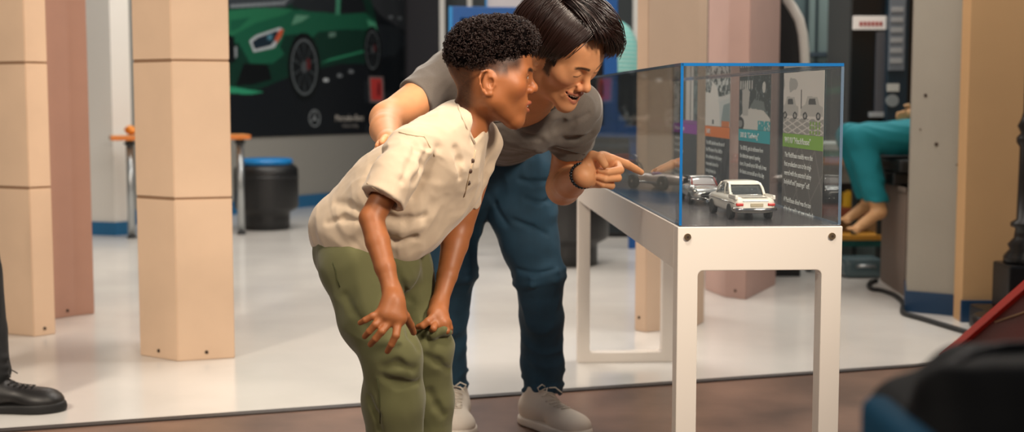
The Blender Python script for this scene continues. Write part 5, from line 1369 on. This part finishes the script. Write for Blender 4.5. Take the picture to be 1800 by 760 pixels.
# pointing hand
W.ch([(1024, 309, 3.20, 16), (1040, 290, 3.225, 14), (1060, 280, 3.262, 13)], .012, ki=.010)
W.ch([(1026, 311, 3.20, 14), (1046, 306, 3.25, 15), (1062, 302, 3.270, 15)], .014, ki=.010); W.ch([(1030, 317, 3.205, 11), (1056, 320, 3.255, 11)], .02)
finger(W.s, [(1058, 277, 3.255), (1076, 281, 3.262), (1101, 289, 3.29), (1116, 297, 3.31), (1127, 303, 3.325)], [.0150, .0142, .0118, .0102, .0082], .010)
finger(W.s, [(1062, 290, 3.275), (1086, 292, 3.255), (1090, 299, 3.222), (1068, 303, 3.200), (1054, 300, 3.203)], [.0112, .0116, .0110, .0098, .0084], .006)
finger(W.s, [(1060, 302, 3.275), (1084, 307, 3.25), (1086, 313, 3.220), (1064, 315, 3.198), (1051, 311, 3.202)], [.0110, .0112, .0106, .0096, .0082], .006)
finger(W.s, [(1056, 314, 3.270), (1073, 320, 3.25), (1075, 327, 3.224), (1060, 325, 3.204), (1052, 321, 3.207)], [.0100, .0100, .0094, .0084, .0072], .006)
finger(W.s, [(1034, 288, 3.21), (1042, 274, 3.202), (1054, 276, 3.190), (1063, 290, 3.190)], [.0165, .0135, .0122, .0100], .010)
# hand on the boy's back
W.ch([(684, 252, 3.04, 18), (682, 262, 3.01, 17), (690, 272, 2.99, 15)], .02)
for p, r in [([(676, 258, 3.01), (669, 258, 2.985), (664, 263, 2.965), (660, 268, 2.955)], [.0105, .0098, .0088, .0075]),
             ([(680, 262, 3.0), (673, 250, 2.985), (668, 252, 2.96), (664, 256, 2.945)], [.0105, .0098, .0088, .0075]),
             ([(684, 256, 3.0), (679, 243, 2.985), (675, 244, 2.955), (671, 250, 2.935)], [.0105, .0098, .0088, .0075]),
             ([(678, 264, 3.02), (664, 268, 3.0), (657, 270, 2.99), (653, 273, 2.985)], [.0100, .0090, .0080, .0068])]: finger(W.s, p, r)
def manface(A, x, y, z, inh):
    sb = np.maximum.reduce([(np.abs(y) > .050) * sstep(.044, .034, x) * (x > .008) * sstep(-.034, -.018, z + .35 * np.maximum(x - .02, 0)), sstep(.045, .03, x) * sstep(.010, .028, z), sstep(-.02, -.035, x) * sstep(-.065, -.045, z)])
    m = sb * inh * (1 - ((((x + .006) / .026) ** 2 + ((z + .014) / .036) ** 2 < 1) & (np.abs(y) > .066)))
    A = mixc(A, '#1d1310', m * .9)
    st = np.exp(-((x - .088) / .016) ** 2 - (z + .105) ** 2 / .0004) + np.exp(-((z + .052) / .006) ** 2) * (x > .088) * (np.abs(y) < .022)
    return mixc(A, '#8d6a58', np.clip(st, 0, 1) * .22 * inh)
m_man = M('man skin', '#d09a76', rough=.5, attr=True, sss=.15, spec=.45, bump=.05, bscale=900)
base = floor_at(880, 735)
man = person((base[0], base[1], 0), W.s, .0021, V(-.5, 2.8, -.02), V(.45, 4.25, 1.32), MHd.paint('#db9a6c', '#b06452', '#160c09', fade=manface, blush='#cc7a60'), m_man,
             'man with swept dark hair, grey t-shirt and blue jeans, bending and pointing at the case')
MHd.eyes(man, look=(1, .10, -.25)); MHd.teeth(man)
# hair swept from a parting on his right over to the left
m_mhair = M('black brown straight hair', '#26140e', rough=.30, spec=.8)
w_ = MHd.w
hc = SDF(); hc.ell(w_(-.016, 0, .046), V(.101, .084, .090), MHd.R, .02); hc.ell(w_(.045, .010, .088), V(.056, .060, .036), MHd.R, .03)
hc.plane(w_(.046, 0, .066), MHd.R @ nrm(V(.74, .14, -.66)), .016); hc.plane(w_(0, 0, -.030), MHd.R @ nrm(V(.25, 0, -1)), .02)
for y in (-1, 1): hc.ball(w_(.004, y * .088, -.022), .034, .008, 's')
mhair = link('hair', hc.mesh('hair', .0028, MHd.O - .19, MHd.O + .19), M('dark hair base', '#0f0908', rough=.5), man, True)
rg = np.random.RandomState(11); mb = MB()
cE = V(-.014, 0, .046); rE = V(.104, .087, .093)
def onE(d, k): d = nrm(d); return cE + d * rE * k
def bump_front(p):                            # the lifted fringe volume
    q = (p - V(.060, .012, .085)) / V(.050, .060, .050); return p + nrm(p - cE) * .016 * math.exp(-(q @ q))
def strand(p0, p1, k, lift, r0, wave, n=11, drop=0., ph=0.):
    a = (p0 - cE) / rE; b = (p1 - cE) / rE; na, nb_ = np.linalg.norm(a), np.linalg.norm(b); a = a / na; b = b / nb_; om = math.acos(max(-1, min(1, a @ b))); pts = []
    sd = nrm(np.cross(a, b) + 1e-9)
    for i in range(n):
        t = i / (n - 1); d = (math.sin((1 - t) * om) * a + math.sin(t * om) * b) / max(math.sin(om), 1e-6)
        rad = (na * (1 - t) + nb_ * t) * k + lift * math.sin(math.pi * t) ** .8
        p = cE + d * rE * rad + sd * rE * wave * math.sin(t * 4.2 + ph)
        p = bump_front(p); pts.append(MHd.O + MHd.R @ (p + V(0, 0, -drop * t ** 3)))
    rr = [r0 * (.55 + .6 * math.sin(math.pi * min(1, .12 + .8 * i / (n - 1)))) * (1 if i < n - 1 else .35) for i in range(n)]
    mb.tube(pts, rr, 4, flat=.55)
for i in range(5200):
    g_ = rg.rand(); cl = rg.randint(0, 60); cr = np.random.RandomState(cl + 100); off = cr.normal(size=3) * .004
    x0 = rg.uniform(-.085, .066); pk = rg.normal() * .0035
    p0 = V(x0, -.034 + .006 * math.sin(x0 * 40) + pk, .13 - 3.2 * max(0, x0 - .02) ** 2 - 2.5 * max(0, -x0 - .03) ** 2)
    if g_ < .60:                              # over the top to his left
        u = rg.rand(); 
        if u < .5: p1 = V(.080 + rg.normal() * .004, .026 + .032 * rg.rand(), .064 + .016 * rg.rand()) + off * 2; lift = .09; drop = .012 * rg.rand()
        else: p1 = V(x0 * 1.05 + rg.normal() * .008, .082, .020 + .5 * max(0, x0) - .5 * max(0, -x0)) + off; lift = .07; drop = .004
    elif g_ < .74:                            # short fringe side rising off the forehead, to the front
        p1 = V(.080, -.020 + .05 * rg.rand(), .098 + .008 * rg.rand()) + off * 2; lift = .12; drop = .0
    else:                                     # down his right side
        p1 = V(x0 * .85 - .004 + rg.normal() * .005, -.080, .002 + .75 * max(0, x0 - .005) - .55 * max(0, -x0 - .01)) + off; lift = .02; drop = .003
    strand(p0, p1, rg.uniform(.985, 1.03), lift * rg.uniform(.6, 1.1), rg.uniform(.0009, .0016), .010 * math.sin(cl), ph=cl * .7, drop=drop)
for i in range(1300):                         # back of the head
    a = rg.uniform(-1.9, 1.9); p0 = V(-.055, .0, .128) + rg.normal(size=3) * .010
    p1 = V(-.020 - .085 * math.cos(a), .078 * math.sin(a), -.035 + .03 * rg.rand() + .02 * abs(math.sin(a)))
    strand(p0, p1, rg.uniform(.99, 1.02), .01, rg.uniform(.0009, .0014), .006, ph=a * 3)
for i in range(160):                          # sideburn
    y_ = -.072; x_ = rg.uniform(.016, .038); z_ = rg.uniform(-.012, .03); q = [MHd.O + MHd.R @ V(x_ + .002 * j, y_ - .001 + .10 * (x_ - .016) * .3, z_ - .006 * j) for j in range(4)]; mb.tube(q, [.0009, .0010, .0008, .0003], 3)
link('strands', rawmesh(mb, 'strands'), m_mhair, mhair, True)

# t-shirt
m_grey = M('grey melange jersey', '#655d56', rough=.85, sheen=.3, bump=.25, bscale=1300, mottle=.12, mscale=500, bdist=.0006)
Ts = Px()
Ts.ch([(905, 202, 3.30, 56), (895, 202, 3.45, 74), (888, 221, 3.62, 60), (888, 242, 3.82, 54)], .05, flat=(V(1, 0, 0), 1.12), ki=.04)
Ts.ch([(900, 200, 3.32, 52), (1010, 192, 3.29, 41)], .05); Ts.ch([(890, 185, 3.36, 54), (805, 137, 3.42, 46)], .05)
Ts.ch([(945, 225, 3.30, 40), (985, 215, 3.30, 36)], .04)
sL = Px(); sL.ch([(1012, 186, 3.29, 42), (1012, 215, 3.31, 42), (1005, 262, 3.355, 33), (1000, 300, 3.37, 33)], .02)
sL.s.plane(at(1003, 270, 3.355), nrm(at(996, 325, 3.39) - at(1010, 215, 3.31)), .004); sL.ch([(1008, 240, 3.34, 30), (1000, 310, 3.38, 32)], .004, 's'); Ts.g(sL, .03)
sR = Px(); sR.ch([(800, 132, 3.42, 47), (770, 150, 3.39, 44), (728, 178, 3.33, 38), (700, 200, 3.29, 38)], .02)
sR.s.plane(at(730, 173, 3.33), nrm(at(690, 205, 3.28) - at(790, 138, 3.41)), .004); sR.ch([(744, 166, 3.35, 30), (690, 205, 3.27, 34)], .004, 's'); Ts.g(sR, .03)
Ts.ch([(952, 128, 3.14, 50), (915, 178, 3.24, 46), (905, 192, 3.27, 38)], .006, 's')
Ts.s.plane(at(885, 284, 3.76), nrm(V(0, 1, -.55)), .006)
for p_, r_, o_ in (([(990, 212), (962, 232), (930, 246)], .006, 's'), ([(1034, 200), (1008, 214), (980, 228)], .0045, 's'), ([(1040, 236), (1016, 246), (990, 246)], .0045, 's'), ([(905, 226), (925, 240), (950, 246)], .0045, 's')):
    crease(Ts.s, p_, r_, o_, lift=.001, Y0=2.9)
gp_ = folds([(V(1, .2, -.5), 14, 3.2, .7), (V(.2, -.8, -1), 20, 3, .5), (V(1, 0, .5), 28, 3, .35)], .0052, 8.)
ts = soft(Ts, 't_shirt', .003, V(-.4, 2.95, .78), V(.5, 4.1, 1.30), m_grey, man, gp_)
MB().tube(on_cloth(Ts.s, [(976, 258), (986, 261), (1000, 265), (1014, 269), (1028, 272)], Y0=2.9), .0013, 6).build('sleeve_seam', M('grey seam', '#4c4540', rough=.9), ts, True)
MB().tube(on_cloth(Ts.s, [(868, 214), (885, 214), (905, 212), (925, 208), (945, 204), (962, 198), (975, 190), (985, 182)], -.001, Y0=2.9), .0048, 8, flat=.5).build('neckband', M('dark grey rib', '#57504a', rough=.9, bump=.3, bscale=700), ts, True)
# jeans
m_jean = M('dark blue denim', '#24465c', rough=.8, bump=.3, bscale=1500, mottle=.25, mscale=14, bdist=.0006)
Jn = Px()
Jn.ch([(905, 262, 3.86, 56), (912, 300, 3.87, 58), (917, 370, 3.88, 60), (933, 430, 3.87, 50), (948, 482, 3.86, 42), (952, 560, 3.91, 37), (953, 640, 3.98, 36), (954, 688, 4.01, 35)], .03, ki=.02)
Jn.ch([(862, 262, 3.86, 56), (850, 300, 3.87, 52), (800, 395, 3.89, 44), (794, 475, 3.87, 42), (786, 560, 3.93, 35), (785, 640, 4.0, 34), (788, 690, 4.03, 34)], .03, ki=.02)
for x, Y, r in ((955, 4.0, 36), (789, 4.02, 34)):
    for k, y in enumerate((657, 681)): Jn.s.chain([at(x - r, y + 5, Y - .02), at(x - r * .3, y + (3 if k % 2 else 9), Y - r / F * Y * .95), at(x + r * .5, y - 1 + 3 * k % 5, Y - r / F * Y * .8), at(x + r * .97, y - 6, Y)], [.004, .009, .009, .004], .014)
for (x, Y, r) in ((948, 3.86, 43), (794, 3.87, 42)):
    for y in (480, 494): Jn.s.chain([at(x - r, y + 5, Y), at(x - r * .3, y + 8, Y - r / F * Y * .95), at(x + r * .6, y - 2, Y - r / F * Y * .75), at(x + r, y - 8, Y)], [.005, .006, .006, .005], .016)
Jn.s.plane(at(953, 694, 4.0) , nrm(V(0, 0, -1)), .006)
Jn.s.cone(at(955, 670, 3.985), at(956, 720, 3.985), .046, .05, .004, 's'); Jn.s.cone(at(788, 675, 4.01), at(790, 720, 4.01), .046, .05, .004, 's')
Jn.s.plane(at(885, 232, 3.86), V(0, .2, 1), .006)
for p_, r_, o_ in (([(915, 316), (938, 322), (962, 318)], .0035, 's'), ([(925, 350), (945, 357), (968, 352)], .003, 's'), ([(905, 388), (935, 400), (962, 412)], .0035, 's'), ([(912, 474), (940, 482), (975, 474)], .003, 's'), ([(850, 330), (872, 360), (890, 395)], .005, 's')):
    crease(Jn.s, p_, r_, o_, lift=.001, Y0=3.2)
jp_ = folds([(V(.9, 0, -.35), 15, 3.2, .7), (V(.25, 0, -1), 18, 3.5, .35)], .0065, 3.)
jn = soft(Jn, 'jeans', .0032, V(-.45, 3.55, .02), V(.3, 4.25, 1.0), m_jean, man, jp_)
m_off = M('off white knit', '#e0d2c2', rough=.75, bump=.2, bscale=600, bdist=.0008); m_offs = M('off white rubber', '#e6dacb', rough=.55); m_lc = M('cream laces', '#efe3d2', rough=.8)
h_ = floor_at(924, 738); t_ = h_ + nrm(floor_at(1033, 778) - h_) * .315
shoe(man, h_, t_, .118, m_off, m_offs, m_lc, hh=.132)
h_ = floor_at(795, 733) ; t_ = h_ + nrm(floor_at(813, 800) - h_) * .305
shoe(man, h_, t_, .112, m_off, m_offs, m_lc, hh=.132)
# bracelet
c0 = at(1024, 309, 3.20); d0 = nrm(at(1038, 300, 3.16) - at(1004, 320, 3.31)); a0 = nrm(np.cross(d0, V(0, 0, 1))); b0 = np.cross(d0, a0)
br = empty('bracelet', c0, 0, 'dark beaded bracelet on the wrist of the pointing hand', 'bracelet')
mbb = MB(); nB = 26
for k in range(nB):
    t = 2 * math.pi * k / nB; mbb.ball(c0 + (a0 * math.cos(t) + b0 * math.sin(t)) * .0300, .0042, 10)
mbb.build('beads', M('black beads', '#14171a', rough=.25), br, True)
mbc = MB()
for k in range(3):
    t = 2.2 + .25 * k; mbc.ball(c0 + (a0 * math.cos(t) + b0 * math.sin(t)) * .0305, .0044, 10)
mbc.build('pale_beads', M('steel beads', '#8f9aa0', rough=.2, metal=.8), br, True)

# ---- the two people mostly out of view
def figure(O, yaw, J, label, skin, top_c, bot_c, head=True, hair_c='#1d130e'):
    """simple whole figure from a joint table in the figure's own frame (x forward, y left)"""
    Rz = np.array([[math.cos(yaw), -math.sin(yaw), 0], [math.sin(yaw), math.cos(yaw), 0], [0, 0, 1]]); O = np.array(O, float)
    q = lambda p: O + Rz @ V(*p)
    b = SDF(); hd = None
    hd = Head(q(J['head']), Rz @ rotm(0, .15, 0), .98, smile=.2, open_=0.)
    hd.add(b)
    b.cone(q(V(*J['head']) + V(-.02, 0, -.06)), q(J['neck']), .052, .056, .03)
    b.chain([q(J['neck']), q(J['chest']), q(J['waist']), q(J['pelvis'])], [.07, .12, .11, .13], .05)
    for s_ in ('l', 'r'):
        b.cone(q(J['neck']), q(J['sh' + s_]), .05, .05, .04)
        b.chain([q(J[k + s_]) for k in ('sh', 'el', 'wr')], [.048, .038, .026], .02)
        w = V(*J['wr' + s_]); h = V(*J['ha' + s_]); d = nrm(h - w); side = nrm(np.cross(d, V(0, 1, 0.01)))
        b.cone(q(w), q(w + d * .07), .026, .030, .02)
        for k in range(4): b.chain([q(w + d * .07 + side * (.012 * k - .018)), q(w + d * .115 + side * (.013 * k - .02)), q(w + d * (.165 - .008 * abs(k - 1.4)) + side * (.013 * k - .02) + V(.012, 0, 0))], [.0095, .0085, .007], .006)
        b.chain([q(w + d * .02 + side * .02), q(w + d * .06 + side * .045), q(w + d * .09 + side * .05)], [.012, .010, .008], .008)
        b.chain([q(J[k + s_]) for k in ('hp', 'kn', 'an')], [.075, .055, .038], .03)
        b.cone(q(J['an' + s_]), q(J['to' + s_]), .034, .024, .02)
        t_ = V(*J['to' + s_]); a_ = V(*J['an' + s_])
        for k in range(5): dd = nrm(V(*(t_ - a_)[:2], 0)); b.cone(q(t_ + V(-dd[1], dd[0], 0) * (.012 * k - .026)), q(t_ + V(-dd[1], dd[0], 0) * (.013 * k - .028) + dd * (.035 - .004 * k)), .009, .0075, .006)
    pts = np.array([q(v) for v in J.values()]); lo, hi = pts.min(0) - .2, pts.max(0) + .2
    base = q((J['pelvis'][0], J['pelvis'][1], min(J['tol'][2], J['tor'][2])))
    o = person((base[0], base[1], J.get('base', (0, 0, 0))[2]), b, .005, lo, hi, hd.paint(skin, '#a8655a', hair_c), M('skin ' + skin, skin, rough=.5, attr=True, sss=.1), label)
    h = SDF(); h.ell(hd.w(-.016, 0, .045), V(.104, .086, .093), hd.R); h.plane(hd.w(.05, 0, .055), hd.R @ nrm(V(.8, 0, -.6)), .01); h.plane(hd.w(0, 0, -.04), hd.R @ nrm(V(.3, 0, -1)), .01)
    link('hair', h.mesh('hair', .005, hd.O - .2, hd.O + .2), M('plain dark hair', hair_c, rough=.5, bump=.4, bscale=200), o, True)
    t = SDF(); t.chain([q(J['neck']) - V(0, 0, .03), q(J['chest']), q(J['waist']), q(J['pelvis'])], [.085, .15, .14, .155], .06)
    for s_ in ('l', 'r'): t.cone(q(J['neck']), q(J['sh' + s_]), .062, .068, .04); t.chain([q(J['sh' + s_]), q(J['el' + s_]), q(V(*J['wr' + s_]))], [.068, .056, .040], .03)
    t.plane(q(V(*J['pelvis']) - V(0, 0, .06)), V(0, 0, -1)); t.cone(q(J['neck']), q(V(*J['head'])), .058, .08, .01, 's')
    soft(t, 'top', .006, lo, hi, top_c, o, folds([(V(.3, 0, -1), 14, 3, .7)], .006, 1.))
    p = SDF(); p.ball(q(J['pelvis']), .15, .05)
    for s_ in ('l', 'r'):
        a_ = V(*J['an' + s_]); k_ = V(*J['kn' + s_]); p.cone(q(J['hp' + s_]), q(k_), .098, .078, .05); p.chain([q(k_), q(a_ + (k_ - a_) * .14)], [.078, .058], .02)
    return o, p, q, lo, hi
# bystander at the far left: black trousers and black shoe
m_blk = M('black cotton', '#101113', rough=.85, bump=.2, bscale=900, bdist=.0006)
kx = floor_at(46, 722)
Jb = dict(head=(-.36, 0, 1.58), neck=(-.40, 0, 1.42), chest=(-.40, 0, 1.26), waist=(-.38, 0, 1.08), pelvis=(-.36, 0, .93), shl=(-.40, .19, 1.38), shr=(-.40, -.19, 1.38), ell=(-.46, .24, 1.12), elr=(-.46, -.24, 1.12),
          wrl=(-.42, .25, .88), wrr=(-.42, -.25, .88), hal=(-.40, .25, .76), har=(-.40, -.25, .76), hpl=(-.36, .09, .90), hpr=(-.35, -.09, .90), knl=(-.34, .13, .50), knr=(-.06, -.10, .50), anl=(-.55, .14, .09), anr=(-.02, -.10, .09), tol=(-.42, .16, .035), tor=(.12, -.10, .035))
o_, p_, q_, lo_, hi_ = figure((kx[0] - .10, kx[1] + .10, 0), 0.0, Jb, 'person in black trousers and a black laced shoe, cut off by the left edge', '#b98a6a', M('black jacket', '#1a1b1e', rough=.8), None)
a_ = q_((.02, -.10, .0))
p_.chain([q_((-.05, -.10, .46)), q_((-.03, -.10, .26)), q_((-.02, -.10, .13))], [.080, .072, .070], .01); p_.chain([q_((-.52, .14, .2)), q_((-.54, .14, .12))], [.062, .066], .01)
for z_ in (.125, .15, .18): p_.chain([q_((-.08, -.15, z_)), q_((-.01, -.165, z_ + .008)), q_((.05, -.12, z_ - .004))], [.004, .008, .005], .016)
p_.plane(q_((0, 0, .075)), V(0, 0, -1), .006)
soft(p_, 'trousers', .005, lo_, hi_, m_blk, o_, folds([(V(.2, 0, -1), 14, 4, .7), (V(1, 0, -.3), 16, 3, .4)], .006, 4.))
m_bs = M('black leather shoe', '#141110', rough=.45, bump=.1, bscale=400); m_bsole = M('black rubber sole', '#0c0b0b', rough=.6); m_bl = M('black laces', '#1c1a19', rough=.7)
shoe(o_, q_((-.09, -.10, 0)), q_((.225, -.10, 0)), .122, m_bs, m_bsole, m_bl, hh=.135)
shoe(o_, q_((-.63, .14, 0)), q_((-.33, .15, 0)), .118, m_bs, m_bsole, m_bl, hh=.13)
# person seated behind the grey pillar: teal trousers, bare foot
m_teal = M('teal cotton', '#0c7f8c', rough=.8, bump=.15, bscale=900, bdist=.0006)
sq = at(1512, 245, 6.85)                       # knee
zs_ = at(1560, 232, 6.85)[2]
kn = sq; an = at(1546, 372, 6.80); to = at(1506, 402, 6.72); hp = kn + V(.52, .12, .01)
Os = V(hp[0], hp[1], 0); yaw = math.atan2(kn[1] - hp[1], kn[0] - hp[0]); Rz_ = np.array([[math.cos(yaw), -math.sin(yaw), 0], [math.sin(yaw), math.cos(yaw), 0], [0, 0, 1]])
il = lambda p: tuple(Rz_.T @ (np.array(p) - Os))
pz = hp[2]
K, A2, T2 = il(kn), il(an), il(to)
Js = dict(head=(-.02, -.09, pz + .72), neck=(-.06, -.09, pz + .54), chest=(-.06, -.09, pz + .38), waist=(-.05, -.09, pz + .2), pelvis=(-.03, -.09, pz + .03), shl=(-.06, .10, pz + .48), shr=(-.06, -.28, pz + .48), ell=(-.10, .14, pz + .24), elr=(-.10, -.33, pz + .24),
          wrl=(-.14, .10, pz + .13), wrr=(.06, -.27, pz + .13), hal=(-.06, .08, pz + .11), har=(.16, -.22, pz + .11), hpl=(0, 0, pz), hpr=(0, -.18, pz), knl=K, knr=(K[0] - .05, K[1] - .19, K[2]), anl=A2, anr=(A2[0] - .05, A2[1] - .20, A2[2] + .03), tol=T2, tor=(T2[0] - .05, T2[1] - .20, T2[2] + .03), base=(0, 0, zt))
o2, p2, q2, lo2, hi2 = figure(Os, yaw, Js, 'person in teal trousers with a bare foot, seated behind the grey pillar', '#d8a878', M('teal overshirt', '#0d7480', rough=.8), None)
for a_ in (an, q2(Js['anr'])): p2.plane(V(0, 0, an[2] + .05), V(0, 0, -1), .01)
soft(p2, 'trousers', .006, lo2, hi2, m_teal, o2, folds([(V(1, 0, -.6), 13, 3, .9)], .010, 6.))
sb_ = empty('black_seat', (pl.location[0] + .15, pl.location[1], zt), 0, 'black padded seat on the plinth under the teal trousers', 'seat')
x0_ = X(1557, 6.95)
MB().box((x0_, 6.78, zt + .001), (x0_ + .42, 7.3, zt + .07), .01).build('seat_base', m_dark, sb_, True)
MB().box((x0_ + .01, 6.72, zt + .07), (x0_ + .50, 7.32, Z_(278, 6.95)), .02).build('seat_pad', M('black vinyl pad', '#131416', rough=.5), sb_, True)
